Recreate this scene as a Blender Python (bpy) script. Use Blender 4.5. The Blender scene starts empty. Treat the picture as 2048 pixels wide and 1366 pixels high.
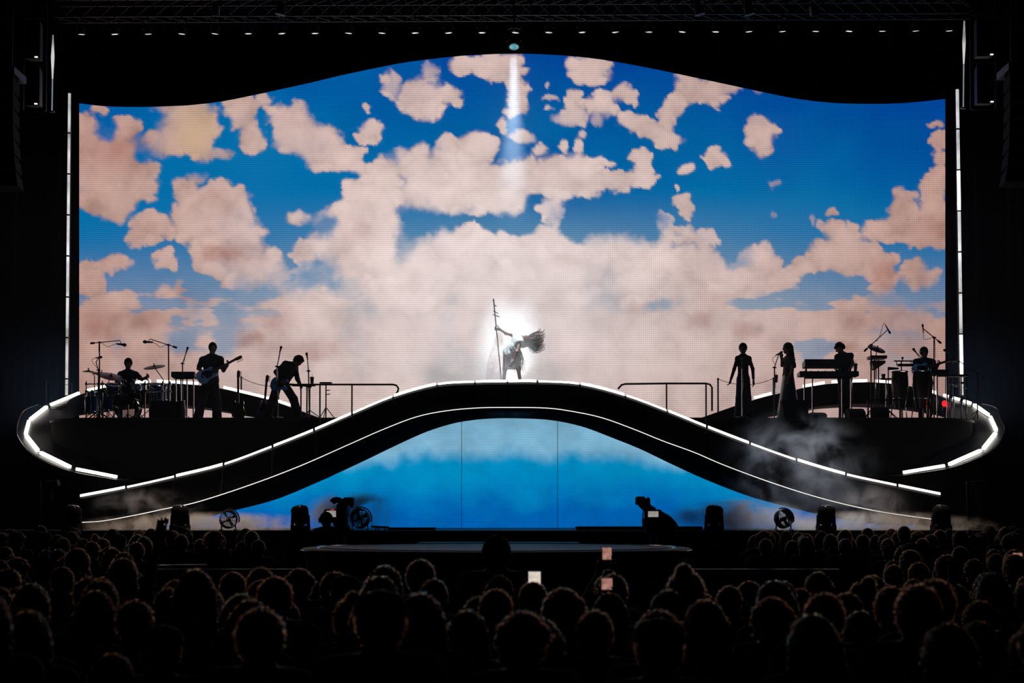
import bpy, math, random
import numpy as np
from mathutils import Vector, Matrix

random.seed(4)
SC = bpy.context.scene
COL = SC.collection

# ---------------------------------------------------------------- camera, world, exposure
FPX = 2048 * 50 / 36.0                       # focal length in pixels of the 2048 x 1366 frame
CAM_Z = 2.08                                 # held just above the heads of the crowd
PITCH = math.radians(1.3)
V0 = 1032 - FPX * math.tan(PITCH)            # image row of the optical axis
cam_data = bpy.data.cameras.new('camera')
cam_data.lens = 50; cam_data.sensor_width = 36
cam_data.shift_y = (V0 - 683) / 2048
cam_data.clip_end = 200
cam_data.dof.use_dof = True; cam_data.dof.focus_distance = 33.5; cam_data.dof.aperture_fstop = 2.8
cam = bpy.data.objects.new('camera', cam_data); COL.objects.link(cam)
cam.location = (0, 0, CAM_Z); cam.rotation_euler = (math.pi / 2 + PITCH, 0, 0)
SC.camera = cam

world = bpy.data.worlds.new('dark_arena'); SC.world = world
world.use_nodes = True
world.node_tree.nodes['Background'].inputs[0].default_value = (.35, .45, .7, 1)
world.node_tree.nodes['Background'].inputs[1].default_value = .0006

SC.view_settings.view_transform = 'Standard'
SC.view_settings.look = 'None'
SC.view_settings.gamma = 1
SC.view_settings.exposure = 0
SC.view_settings.use_curve_mapping = False
try:
    SC.cycles.max_bounces = 6; SC.cycles.volume_bounces = 1
    SC.cycles.volume_step_rate = 2.5; SC.cycles.volume_max_steps = 96
    SC.cycles.caustics_reflective = False; SC.cycles.caustics_refractive = False
    SC.cycles.sample_clamp_indirect = 4
except Exception:
    pass

def P(u, v, y):
    """point of the place that stands y metres in front of the camera and is seen at column u, row v"""
    a = (u - 1024) / FPX; b = (V0 - v) / FPX
    dy = math.cos(PITCH) - b * math.sin(PITCH); dz = math.sin(PITCH) + b * math.cos(PITCH)
    t = y / dy
    return np.array((a * t, y, CAM_Z + dz * t))

def PX(n, y):                                # n pixels in metres at distance y
    return n * y / FPX

def V3(*a):
    return np.array(a, float)

def unit(a):
    a = np.asarray(a, float); n = np.linalg.norm(a)
    return a / n if n > 1e-9 else V3(0, 0, 1)

# ---------------------------------------------------------------- materials
MATS = {}
def M(name, col=(.02, .02, .02), rough=.5, metal=0.0, var=.25, scale=6.0, emit=0.0, spec=.5, coat=0.0, alpha=1.0, sheen=0.0, tint=None, bump=0.0):
    if name in MATS: return MATS[name]
    m = bpy.data.materials.new(name); m.use_nodes = True
    nt = m.node_tree; b = nt.nodes['Principled BSDF']
    tc = nt.nodes.new('ShaderNodeTexCoord'); nz = nt.nodes.new('ShaderNodeTexNoise')
    nz.inputs['Scale'].default_value = scale; nz.inputs['Detail'].default_value = 4
    nt.links.new(tc.outputs['Object'], nz.inputs['Vector'])
    rp = nt.nodes.new('ShaderNodeValToRGB')
    lo = tuple(c * (1 - var) for c in col) + (1,); hi = tuple(min(1, c * (1 + var)) for c in col) + (1,)
    rp.color_ramp.elements[0].position = .3; rp.color_ramp.elements[1].position = .7
    rp.color_ramp.elements[0].color = lo; rp.color_ramp.elements[1].color = hi
    nt.links.new(nz.outputs['Fac'], rp.inputs['Fac'])
    nt.links.new(rp.outputs['Color'], b.inputs['Base Color'])
    b.inputs['Roughness'].default_value = rough; b.inputs['Metallic'].default_value = metal
    b.inputs['Specular IOR Level'].default_value = spec
    b.inputs['Coat Weight'].default_value = coat
    b.inputs['Alpha'].default_value = alpha
    if tint:
        b.inputs['Specular Tint'].default_value = tint + (1,); b.inputs['IOR'].default_value = 1.5
    if bump:
        bp = nt.nodes.new('ShaderNodeBump'); bp.inputs['Strength'].default_value = bump; bp.inputs['Distance'].default_value = .01
        n2 = nt.nodes.new('ShaderNodeTexNoise'); n2.inputs['Scale'].default_value = 90; n2.inputs['Detail'].default_value = 3
        nt.links.new(tc.outputs['Object'], n2.inputs['Vector']); nt.links.new(n2.outputs['Fac'], bp.inputs['Height']); nt.links.new(bp.outputs['Normal'], b.inputs['Normal'])
    if sheen:
        b.inputs['Sheen Weight'].default_value = sheen; b.inputs['Sheen Roughness'].default_value = .22
        b.inputs['Sheen Tint'].default_value = (1, .40, .22, 1)
    if emit:
        nt.links.new(rp.outputs['Color'], b.inputs['Emission Color']); b.inputs['Emission Strength'].default_value = emit
    MATS[name] = m
    return m

M('black_paint', (.012, .012, .014), .45)
M('black_matte', (.0035, .0035, .004), .85, spec=.12)
M('velour', (.0025, .0025, .003), 1.0, spec=0.0)
M('black_gloss', (.010, .010, .012), .14, coat=.4)
M('drape', (.006, .006, .008), .95, scale=2)
M('stage_floor', (.010, .010, .012), .5, scale=3, spec=.12)
M('fascia', (.010, .010, .013), .5, scale=2.5, var=.35)
M('chrome', (.62, .63, .66), .18, metal=1)
M('steel', (.25, .25, .27), .35, metal=1)
M('dark_metal', (.03, .03, .033), .35, metal=.7)
M('led_white', (1, .93, .84), .4, var=.02, emit=4.2)
M('led_line', (1, .95, .88), .4, var=.02, emit=1.3)
M('led_tube', (.95, .95, 1), .4, var=.92, scale=.9, emit=1.1)
M('led_tube_dim', (.55, .7, 1), .4, var=.5, scale=.6, emit=.35)
M('lens_glow', (1, .95, .85), .3, var=.05, emit=1.6)
M('lens_blue', (.25, .75, 1), .3, var=.4, scale=20, emit=1.6)
M('cymbal', (.085, .05, .028), .38, metal=1)
M('drum_blue', (.02, .05, .16), .12, coat=.8)
M('drum_head', (.5, .5, .5), .5, var=.1)
M('clear_head', (.03, .025, .025), .2, alpha=.28)
M('conga', (.010, .006, .005), .4, coat=.3)
M('bass_blue', (.20, .32, .52), .35, coat=.5)
M('guitar_blue', (.08, .32, .85), .3, coat=.5)
M('guitar_pale', (.35, .65, .95), .3, coat=.5)
M('wood_neck', (.10, .06, .035), .4)
M('pickguard', (.025, .02, .02), .3)
M('skin', (.15, .070, .046), .55, var=.12)
M('skin_dark', (.085, .042, .030), .5, var=.12)
M('hair_black', (.006, .004, .003), .6, spec=.08, tint=(1, .5, .32), bump=.35, sheen=.9, scale=40)
M('hair_brown', (.014, .007, .004), .6, spec=.08, tint=(1, .46, .26), bump=.35, sheen=.9, scale=40)
M('hair_auburn', (.035, .012, .006), .6, spec=.08, tint=(1, .40, .20), bump=.35, sheen=.9, scale=40)
M('hair_blond', (.06, .032, .016), .6, spec=.08, tint=(1, .60, .38), bump=.35, sheen=.9, scale=40)
M('cloth_black', (.010, .010, .012), .85, scale=14)
M('cloth_dark', (.020, .018, .020), .85, scale=14)
M('cloth_denim', (.016, .022, .040), .85, scale=14)
M('cloth_satin', (.008, .018, .05), .32, scale=5)
M('cloth_red', (.06, .012, .010), .85, scale=14)
M('cloth_pale', (.16, .14, .13), .85, scale=14)
M('cloth_pink', (.66, .52, .48), .8, scale=8, var=.15)
M('silver_fringe', (.42, .43, .42), .4, metal=.3, scale=30, var=.45)
M('leather', (.012, .011, .011), .4)
M('cymbal_dark', (.10, .07, .04), .4, metal=1)
M('cup', (.02, .02, .02), .4)
M('red_lamp', (1, .02, .03), .4, var=.3, scale=18, emit=1.0)
M('tally', (1, .08, .03), .4, emit=.6)
M('monitor_screen', (.42, .36, .34), .4, var=.15, scale=14, emit=.75)
M('phone_film', (.62, .30, .24), .4, var=.6, scale=30, emit=.55)
M('phone_white', (.80, .66, .56), .4, var=.35, scale=24, emit=.9)
M('phone_blue', (.42, .60, .80), .4, var=.5, scale=30, emit=.7)
M('arena_floor', (.010, .010, .010), .7)
M('barrier_steel', (.42, .42, .44), .28, metal=1)

# ---------------------------------------------------------------- scene bookkeeping
def offset(o):
    t = np.zeros(3)
    while o is not None:
        t = t + np.array(o.location); o = o.parent
    return t

def tag(o, label=None, cat=None, group=None, kind=None):
    if label: o['label'] = label
    if cat: o['category'] = cat
    if group: o['group'] = group
    if kind: o['kind'] = kind
    return o

def thing(name, label, cat, loc, group=None):
    o = bpy.data.objects.new(name, None); COL.objects.link(o)
    o.empty_display_size = .1
    o.location = [float(c) for c in loc]
    return tag(o, label, cat, group)

def link_mesh(name, verts, faces, mat, parent=None, angle=40, base=None):
    verts = np.asarray(verts, float)
    off = offset(parent) if parent is not None else (np.zeros(3) if base is None else np.asarray(base, float))
    me = bpy.data.meshes.new(name)
    me.from_pydata((verts - off).tolist(), [], [tuple(int(i) for i in f) for f in faces])
    me.materials.append(MATS[mat] if isinstance(mat, str) else mat)
    me.polygons.foreach_set('use_smooth', [True] * len(me.polygons))
    if angle: me.set_sharp_from_angle(angle=math.radians(angle))
    me.update()
    o = bpy.data.objects.new(name, me); COL.objects.link(o)
    if parent is not None: o.parent = parent
    elif base is not None: o.location = [float(c) for c in base]
    return o

def frame_of(d):
    d = unit(d)
    h = V3(0, 0, 1) if abs(d[2]) < .95 else V3(1, 0, 0)
    a = unit(np.cross(h, d)); b = np.cross(d, a)
    return d, a, b

class MB:
    def __init__(s): s.v = []; s.f = []
    def add(s, vs, fs):
        n = len(s.v); s.v.extend([np.asarray(p, float) for p in vs]); s.f.extend([tuple(n + i for i in q) for q in fs]); return s
    def hexa(s, p):                           # 8 corners: bottom ring 0-3, top ring 4-7
        return s.add(p, [(3, 2, 1, 0), (4, 5, 6, 7), (0, 1, 5, 4), (1, 2, 6, 5), (2, 3, 7, 6), (3, 0, 4, 7)])
    def box(s, lo, hi):
        (a, b, c), (d, e, f) = lo, hi
        return s.hexa([(a, b, c), (d, b, c), (d, e, c), (a, e, c), (a, b, f), (d, b, f), (d, e, f), (a, e, f)])
    def bar(s, p, q, w, h, up=(0, 0, 1)):      # box beam from p to q, w wide, h high
        p = np.asarray(p, float); q = np.asarray(q, float); d = unit(q - p)
        a = unit(np.cross(d, up)) * w / 2; b = unit(np.cross(a, d)) * h / 2
        return s.hexa([p - a - b, p + a - b, q + a - b, q - a - b, p - a + b, p + a + b, q + a + b, q - a + b])
    def tube(s, p, q, r, r2=None, n=8):
        return s.poly([p, q], [r, r if r2 is None else r2], n)
    def poly(s, pts, r, n=8, cap=True):
        pts = [np.asarray(p, float) for p in pts]
        rs = [r] * len(pts) if np.isscalar(r) else r
        base = len(s.v); prev = None
        for i, p in enumerate(pts):
            d = unit(pts[min(i + 1, len(pts) - 1)] - pts[max(i - 1, 0)])
            if prev is None: _, a, b = frame_of(d)
            else:
                a = unit(prev - d * np.dot(prev, d)); b = np.cross(d, a)
            prev = a
            for k in range(n):
                t = 2 * math.pi * k / n
                s.v.append(p + (a * math.cos(t) + b * math.sin(t)) * rs[i])
        for i in range(len(pts) - 1):
            for k in range(n):
                A = base + i * n + k; B = base + i * n + (k + 1) % n
                s.f.append((A, B, B + n, A + n))
        if cap:
            s.f.append(tuple(base + k for k in reversed(range(n)))); e = base + (len(pts) - 1) * n
            s.f.append(tuple(e + k for k in range(n)))
        return s
    def lathe(s, p, d, prof, n=24):            # profile of (distance along d, radius)
        d, a, b = frame_of(d); p = np.asarray(p, float)
        base = len(s.v)
        for t, r in prof:
            for k in range(n):
                w = 2 * math.pi * k / n
                s.v.append(p + d * t + (a * math.cos(w) + b * math.sin(w)) * max(r, 1e-4))
        for i in range(len(prof) - 1):
            for k in range(n):
                A = base + i * n + k; B = base + i * n + (k + 1) % n
                s.f.append((A, B, B + n, A + n))
        s.f.append(tuple(base + k for k in reversed(range(n)))); e = base + (len(prof) - 1) * n
        s.f.append(tuple(e + k for k in range(n)))
        return s
    def ring(s, c, d, R, r, n=24, m=6):
        d, a, b = frame_of(d); c = np.asarray(c, float); base = len(s.v)
        for i in range(n):
            w = 2 * math.pi * i / n; e = a * math.cos(w) + b * math.sin(w)
            for k in range(m):
                t = 2 * math.pi * k / m
                s.v.append(c + e * (R + r * math.cos(t)) + d * r * math.sin(t))
        for i in range(n):
            for k in range(m):
                s.f.append((base + i * m + k, base + ((i + 1) % n) * m + k, base + ((i + 1) % n) * m + (k + 1) % m, base + i * m + (k + 1) % m))
        return s
    def ball(s, c, r, n=12):
        prof = [(-r * math.cos(math.pi * i / n), r * math.sin(math.pi * i / n)) for i in range(n + 1)]
        return s.lathe(c, (0, 0, 1), prof, n + 4)
    def prism(s, pts, ext):
        pts = [np.asarray(p, float) for p in pts]; ext = np.asarray(ext, float); n = len(pts)
        return s.add(pts + [p + ext for p in pts], [tuple(reversed(range(n))), tuple(range(n, 2 * n))] + [(i, (i + 1) % n, n + (i + 1) % n, n + i) for i in range(n)])
    def loft(s, rings, closed=True):           # rings of equal length -> skin with end caps
        n = len(rings[0]); base = len(s.v)
        for r in rings: s.v.extend([np.asarray(p, float) for p in r])
        for i in range(len(rings) - 1):
            for k in range(n):
                A = base + i * n + k; B = base + i * n + (k + 1) % n
                s.f.append((A, B, B + n, A + n))
        s.f.append(tuple(base + k for k in reversed(range(n)))); e = base + (len(rings) - 1) * n
        s.f.append(tuple(e + k for k in range(n)))
        return s
    def build(s, name, mat, parent=None, angle=40, base=None):
        return link_mesh(name, s.v, s.f, mat, parent, angle, base)

def curve(pts, n):
    """Catmull-Rom through pts, n samples"""
    pts = np.asarray(pts, float); k = len(pts)
    e = np.vstack([2 * pts[0] - pts[1], pts, 2 * pts[-1] - pts[-2]])
    out = []
    for t in np.linspace(0, k - 1 - 1e-9, n):
        i = int(t); f = t - i; a, b, c, d = e[i], e[i + 1], e[i + 2], e[i + 3]
        out.append(.5 * ((2 * b) + (c - a) * f + (2 * a - 5 * b + 4 * c - d) * f * f + (3 * b - a - 3 * c + d) * f ** 3))
    return out

# ---------------------------------------------------------------- smooth bodies: signed distance field -> surface nets
def surface_nets(F, org, h):
    S = F < 0
    sh = tuple(n - 1 for n in F.shape)
    cnt = np.zeros(sh, np.int16)
    for i in (0, 1):
        for j in (0, 1):
            for k in (0, 1):
                cnt += S[i:i + sh[0], j:j + sh[1], k:k + sh[2]]
    mask = (cnt > 0) & (cnt < 8)
    idx = -np.ones(sh, np.int64); cells = np.argwhere(mask); idx[mask] = np.arange(len(cells))
    acc = np.zeros((len(cells), 3)); num = np.zeros(len(cells))
    cor = {(i, j, k): F[cells[:, 0] + i, cells[:, 1] + j, cells[:, 2] + k] for i in (0, 1) for j in (0, 1) for k in (0, 1)}
    for a in cor:
        for ax in range(3):
            if a[ax] == 1: continue
            b = list(a); b[ax] = 1; fa = cor[a]; fb = cor[tuple(b)]
            cr = (fa < 0) != (fb < 0)
            t = np.where(cr, fa / np.where(cr, fa - fb, 1), 0)
            p = np.tile(np.array(a, float), (len(cells), 1)); p[:, ax] += t
            acc[cr] += p[cr]; num[cr] += 1
    verts = org + (cells + acc / num[:, None]) * h
    faces = []
    for ax in range(3):
        o1, o2 = (ax + 1) % 3, (ax + 2) % 3
        sl0 = [slice(None)] * 3; sl1 = [slice(None)] * 3
        sl0[ax] = slice(0, -1); sl1[ax] = slice(1, None)
        A = S[tuple(sl0)]; B = S[tuple(sl1)]
        E = np.argwhere(A != B)
        ok = (E[:, o1] > 0) & (E[:, o2] > 0) & (E[:, o1] < sh[o1]) & (E[:, o2] < sh[o2])
        E = E[ok]
        def cell(d1, d2):
            c = E.copy(); c[:, o1] -= d1; c[:, o2] -= d2
            return idx[c[:, 0], c[:, 1], c[:, 2]]
        q = np.stack([cell(1, 1), cell(0, 1), cell(0, 0), cell(1, 0)], 1)
        flip = ~A[E[:, 0], E[:, 1], E[:, 2]]
        q[flip] = q[flip][:, ::-1]
        faces.append(q)
    return verts, np.concatenate(faces)

def sdf(prims, h=.012, cuts=(), fuzz=0.0, seed=0):
    """prims: (a, b, ra, rb, k) round cones or ('e', centre, (rx, ry, rz), 3x3 axes, k) ellipsoids, joined smoothly"""
    lo = np.full(3, 1e9); hi = -lo
    for p in prims:
        if isinstance(p[0], str): c = np.asarray(p[1]); R = max(p[2]); lo = np.minimum(lo, c - R); hi = np.maximum(hi, c + R)
        else:
            for c, r in ((p[0], p[2]), (p[1], p[3])): lo = np.minimum(lo, np.asarray(c) - r); hi = np.maximum(hi, np.asarray(c) + r)
    pad = 4 * h + .03; lo = lo - pad; hi = hi + pad
    n = np.ceil((hi - lo) / h).astype(int) + 1
    F = np.full(n, .5, np.float32)
    ax = [lo[i] + h * np.arange(n[i]) for i in range(3)]
    for p in prims:
        k = p[4]; m = k + 3 * h + .012
        if isinstance(p[0], str): c = np.asarray(p[1]); R = max(p[2]); a0 = c - R - m; a1 = c + R + m
        else:
            a0 = np.minimum(np.asarray(p[0]) - p[2], np.asarray(p[1]) - p[3]) - m; a1 = np.maximum(np.asarray(p[0]) + p[2], np.asarray(p[1]) + p[3]) + m
        i0 = np.maximum(np.floor((a0 - lo) / h).astype(int), 0); i1 = np.minimum(np.ceil((a1 - lo) / h).astype(int) + 1, n)
        X = ax[0][i0[0]:i1[0]][:, None, None]; Y = ax[1][i0[1]:i1[1]][None, :, None]; Z = ax[2][i0[2]:i1[2]][None, None, :]
        if isinstance(p[0], str):
            c = p[1]; A = np.asarray(p[3]); x, y, z = X - c[0], Y - c[1], Z - c[2]
            q = [(x * A[i][0] + y * A[i][1] + z * A[i][2]) / p[2][i] for i in range(3)]
            d = (np.sqrt(q[0] ** 2 + q[1] ** 2 + q[2] ** 2) - 1) * min(p[2])
        else:
            a = np.asarray(p[0], float); b = np.asarray(p[1], float); e = b - a; L = max(np.dot(e, e), 1e-9)
            x, y, z = X - a[0], Y - a[1], Z - a[2]
            t = np.clip((x * e[0] + y * e[1] + z * e[2]) / L, 0, 1)
            d = np.sqrt((x - t * e[0]) ** 2 + (y - t * e[1]) ** 2 + (z - t * e[2]) ** 2) - (p[2] + (p[3] - p[2]) * t)
        G = F[i0[0]:i1[0], i0[1]:i1[1], i0[2]:i1[2]]
        w = np.clip(.5 + .5 * (G - d) / k, 0, 1)
        G[...] = G * (1 - w) + d * w - k * w * (1 - w)
    X = ax[0][:, None, None]; Y = ax[1][None, :, None]; Z = ax[2][None, None, :]
    if fuzz:
        ph = np.random.RandomState(seed).rand(9) * 6.3
        for i, s in enumerate((70, 115, 190)):
            F += (fuzz / (1 + i * .6) * np.sin(X * s + ph[i * 3]) * np.sin(Y * s * 1.1 + ph[i * 3 + 1]) * np.sin(Z * s * .9 + ph[i * 3 + 2])).astype(np.float32)
    for q, nrm in cuts:                        # keep the side the normal points away from
        q = np.asarray(q, float); nrm = unit(nrm)
        F = np.maximum(F, ((X - q[0]) * nrm[0] + (Y - q[1]) * nrm[1] + (Z - q[2]) * nrm[2]).astype(np.float32))
    return surface_nets(F, lo, h)

def hand_prims(w, d, side, grip, s=1.0):
    """palm, four unequal bent fingers and a thumb; d along the hand, side towards the thumb"""
    d = unit(d); t = unit(side - d * np.dot(side, d)); n = np.cross(d, t)
    pr = [(w, w + d * .075 * s, .026 * s, .030 * s, .012), (w + t * .018 * s, w + d * .08 * s + t * .022 * s, .018 * s, .018 * s, .012), (w - t * .016 * s, w + d * .075 * s - t * .024 * s, .018 * s, .017 * s, .012)]
    for i, L in enumerate((.072, .082, .076, .058)):
        a = w + d * .09 * s + t * (.030 - .020 * i) * s
        g = grip
        m = a + (d * math.cos(g * .9) + n * math.sin(g * .9)) * L * .52 * s + t * (.006 - .004 * i) * s
        e = m + (d * math.cos(g * 2.2) + n * math.sin(g * 2.2)) * L * .48 * s
        pr += [(a, m, .0105 * s, .0098 * s, .004), (m, e, .0098 * s, .0085 * s, .004)]
    a = w + d * .025 * s + t * .025 * s; m = a + (d * .6 + t * .75 + n * grip * .5) * .045 * s; e = m + (d * .9 + t * .3 + n * grip * .9) * .035 * s
    return pr + [(a, m, .014 * s, .012 * s, .006), (m, e, .012 * s, .010 * s, .004)]

def wisp_material(name, col):
    if name in MATS: return MATS[name]
    m = M(name, col, .42, var=.3, scale=30); b = m.node_tree.nodes['Principled BSDF']
    b.inputs['Transmission Weight'].default_value = 1; b.inputs['IOR'].default_value = 1.12
    return m

def add_wisps(hair, n, seed, hair_mat):
    """loose single hairs standing off the hair mass; they let the light behind shine through"""
    me = hair.data; k = len(me.vertices)
    co = np.zeros(k * 3); me.vertices.foreach_get('co', co); co = co.reshape(-1, 3)
    nr = np.zeros(k * 3); me.vertices.foreach_get('normal', nr); nr = nr.reshape(-1, 3)
    rs = np.random.RandomState(seed); pick = rs.randint(0, k, n)
    p = co[pick]; nn = nr[pick]; t = rs.randn(n, 3) * .9 + np.array((0, 0, -.5)); t -= nn * (t * nn).sum(1)[:, None]
    t /= np.linalg.norm(t, axis=1)[:, None]; L = rs.uniform(.012, .036, n)[:, None]
    d = t * L; out = nn * (.001 + .012 * rs.rand(n) ** 2.2)[:, None]; w = np.cross(d, rs.randn(n, 3)); w = w / np.linalg.norm(w, axis=1)[:, None] * .0013
    q = np.stack([p - nn * .002 - w, p - nn * .002 + w, p + d * .55 + out + w, p + d * .55 + out - w, p + d + out * .8], 1).reshape(-1, 3)
    f = []
    for i in range(n): f += [(5 * i, 5 * i + 1, 5 * i + 2, 5 * i + 3), (5 * i + 3, 5 * i + 2, 5 * i + 4)]
    wm = {'hair_black': ('wisp_dark', (.85, .30, .12)), 'hair_brown': ('wisp_brown', (1, .40, .17)), 'hair_auburn': ('wisp_red', (1, .34, .13)), 'hair_blond': ('wisp_fair', (1, .66, .38))}[hair_mat]
    o = link_mesh('hair_wisps', q + offset(hair), f, wisp_material(*wm), hair, angle=None); o['kind'] = 'stuff'

def human(root, J, face=(0, -1, 0), head_up=(0, 0, 1), skin='skin', hair='short', hair_mat='hair_black', top='cloth_black', sleeve=.55, legs='cloth_black',
          flare=0.0, skirt=None, shoes='leather', grip=(.5, .5), hd=(None, None), thumb=(None, None), h=.012, s=1.0, slim=1.0, hat=None, hs=1.08, seed=1, wisps=0):
    """one continuous body grown from the joints J (local metres) with hair and clothes as children of root"""
    hf = unit(face); hu = unit(np.asarray(head_up, float) - hf * np.dot(head_up, hf)); hl = np.cross(hu, hf)
    for e, q in (('l', -1), ('r', 1)):
        if 'hp' + e not in J: J['hp' + e] = J['pel'] + unit(V3(*(J['shr'] - J['shl'])[:2], 0)) * q * .085 * s - V3(0, 0, .05 * s)
    lat = unit(J['shr'] - J['shl']); up = unit(J['neck'] - J['pel']); w = slim * s
    C = J['pel'] + (J['neck'] - J['pel']) * .70; W = J['pel'] + (J['neck'] - J['pel']) * .36
    H = J['head']
    torso = []
    for q in (-1, 1):
        torso += [(C + lat * q * .075 * w, W + lat * q * .045 * w, .112 * w, .098 * w, .05), (W + lat * q * .045 * w, J['pel'] + lat * q * .07 * w, .098 * w, .112 * w, .05)]
    torso += [(J['shl'], J['shr'], .058 * w, .058 * w, .05), (C, J['neck'], .10 * w, .062 * s, .04),
              (J['shl'], J['neck'] + up * .01, .052 * w, .05 * w, .04), (J['shr'], J['neck'] + up * .01, .052 * w, .05 * w, .04)]
    arms = {}
    for e in 'lr':
        arms[e] = [(J['sh' + e], J['el' + e], .054 * w, .043 * w, .03), (J['el' + e], J['wr' + e], .043 * w, .029 * w, .02)]
    leg = {}
    for e in 'lr':
        leg[e] = [(J['hp' + e], J['kn' + e], .090 * w, .060 * w, .04), (J['kn' + e], J['an' + e], .058 * w, .040 * w, .03)]
    A = [hl, hf, hu]; s0 = s; s = s * hs
    headp = [('e', H + hu * .012 * s, (.076 * s, .094 * s, .108 * s), A, .03), (H + hf * .03 * s - hu * .055 * s, H + hf * .045 * s - hu * .085 * s, .066 * s, .042 * s, .035),
             (H + hf * .088 * s + hu * .004 * s, H + hf * .108 * s - hu * .028 * s, .010 * s, .014 * s, .014),
             (H + hf * .086 * s + hu * .028 * s + hl * .03 * s, H + hf * .086 * s + hu * .028 * s - hl * .03 * s, .014 * s, .014 * s, .014),
             (H + hf * .084 * s - hu * .058 * s + hl * .018 * s, H + hf * .084 * s - hu * .058 * s - hl * .018 * s, .010 * s, .010 * s, .012)]
    for q in (-1, 1):
        headp += [(H + hl * q * .078 * s + hu * .02 * s, H + hl * q * .080 * s - hu * .022 * s - hf * .004, .013 * s, .010 * s, .008)]
    s = s0
    neck = [(J['neck'], H - hu * .05 * s - hf * .01 * s, .054 * s * (.6 + .4 * slim), .052 * s * (.6 + .4 * slim), .03)]
    body = list(torso) + neck + headp
    feet = {}
    for i, e in enumerate('lr'):
        body += arms[e] + leg[e]
        dirn = hd[i] if hd[i] is not None else unit(J['wr' + e] - J['el' + e])
        th = np.cross(unit(dirn), lat) if abs(np.dot(unit(dirn), lat)) < .8 else V3(0, 0, 1)
        if thumb[i] is not None: th = np.asarray(thumb[i], float)
        body += hand_prims(J['wr' + e], np.asarray(dirn, float), th if np.linalg.norm(th) > .1 else V3(0, 1, 0), grip[i], s)
        toe = J.get('to' + e)
        if toe is None: toe = J['an' + e] + V3(hf[0], hf[1], 0) / max(.2, math.hypot(hf[0], hf[1])) * .15 * s - V3(0, 0, .05 * s)
        heel = J['an' + e] - V3(hf[0], hf[1], 0) * .03 - V3(0, 0, .045 * s)
        feet[e] = [(heel, toe, .036 * s, .032 * s, .02), (J['an' + e], heel, .040 * s, .036 * s, .02)]
        body += feet[e]
    out = {}
    base = offset(root)
    def mk(name, prims, mat, cuts=(), fuzz=0, hh=None):
        v, f = sdf(prims, hh or h, cuts, fuzz, seed)
        o = link_mesh(name, v + base, f, mat, root, angle=None)
        if name == 'hair' and wisps: add_wisps(o, wisps, seed, hair_mat)
        return o
    mk('body', body, skin)
    infl = lambda pr, d: [(p[0], p[1], p[2] + d, p[3] + d, p[4]) for p in pr]
    if top:
        pr = infl(torso, .014)
        for e in 'lr':
            if sleeve > 0:
                a, b = arms[e]
                if sleeve <= 1: m = a[0] + (a[1] - a[0]) * sleeve; pr += [(a[0], m, a[2] + .016, a[2] + (a[3] - a[2]) * sleeve + .018, .03)]
                else: pr += infl([a], .012) + [(b[0], b[0] + (b[1] - b[0]) * min(1, sleeve - 1), b[2] + .012, b[3] + .012, .02)]
        pr += infl(leg['l'][:1], -.02)[:0]
        mk('top', pr, top, [(J['neck'] + up * .035, up), (J['pel'] - up * .06, -up)])
    if legs and not skirt:
        pr = infl([(J['pel'] + lat * .07 * w, J['pel'] - lat * .07 * w, .112 * w, .112 * w, .04)], .014)
        for e in 'lr':
            a, b = leg[e]; pr += [(a[0], a[1], a[2] + .014, a[3] + .016 + flare * .5, .03), (b[0], b[1] + unit(b[1] - b[0]) * .02, b[2] + .018 + flare * .5, b[3] + .022 + flare, .03)]
        mk('trousers', pr, legs, [(J['pel'] + up * .05, up), (V3(0, 0, .02), V3(0, 0, -1))])
    if skirt:
        mk('skirt', [(J['pel'] + up * .05 + lat * .05, skirt[0] + lat * .02, .12 * w, skirt[1], .05), (J['pel'] + up * .05 - lat * .05, skirt[0] - lat * .02, .12 * w, skirt[1], .05)], legs, [(J['pel'] + up * .08, up), (skirt[0], V3(0, 0, -1))])
    if shoes:
        for e in 'lr': mk('shoe', infl(feet[e], .010), shoes, [(J['an' + e] + V3(0, 0, .03), (0, 0, 1)), (J['an' + e] - V3(0, 0, .082 * s), (0, 0, -1))])
    # hair
    s = s * hs
    cap = ('e', H + hu * .020 * s - hf * .012 * s, (.094 * s, .110 * s, .113 * s), A, .03)
    fc = (H + hf * .066 * s, hf - .50 * hu)
    low = (H - hu * .088 * s, -hu)
    if hair == 'short':
        mk('hair', [cap, (H - hf * .05 * s - hu * .03 * s, H - hf * .06 * s - hu * .05 * s, .06 * s, .04 * s, .03)], hair_mat, [fc, low], .003)
    elif hair == 'curly':
        rs = np.random.RandomState(seed); pr = [cap]
        for i in range(26):
            d = unit(rs.randn(3) + np.array(hu) * .7 - np.array(hf) * .5); pr.append((H + d * .085 * s, H + d * .10 * s, .034 * s, .03 * s, .012))
        mk('hair', pr, hair_mat, [(H + hf * .07 * s, hf - .3 * hu), low], .004)
    elif hair in ('long', 'wavy'):
        L = .40 * s; pr = [cap]
        for q in (-1, 0, 1):
            a = H - hf * .055 * s + hl * q * .05 * s; b = a - V3(0, 0, L) - hf * .06 * s + hl * q * .045 * s
            pr.append((a, b, .058 * s, .046 * s, .03))
        mk('hair', pr, hair_mat, [fc] if hair == 'long' else [(H + hf * .07 * s, hf - .4 * hu)], .004 if hair == 'long' else .010)
    elif hair == 'bun':
        mk('hair', [cap, (H + hu * .11 * s - hf * .07 * s, H + hu * .13 * s - hf * .08 * s, .045 * s, .042 * s, .02)], hair_mat, [fc, low], .003)
    elif hair == 'pony':
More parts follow.
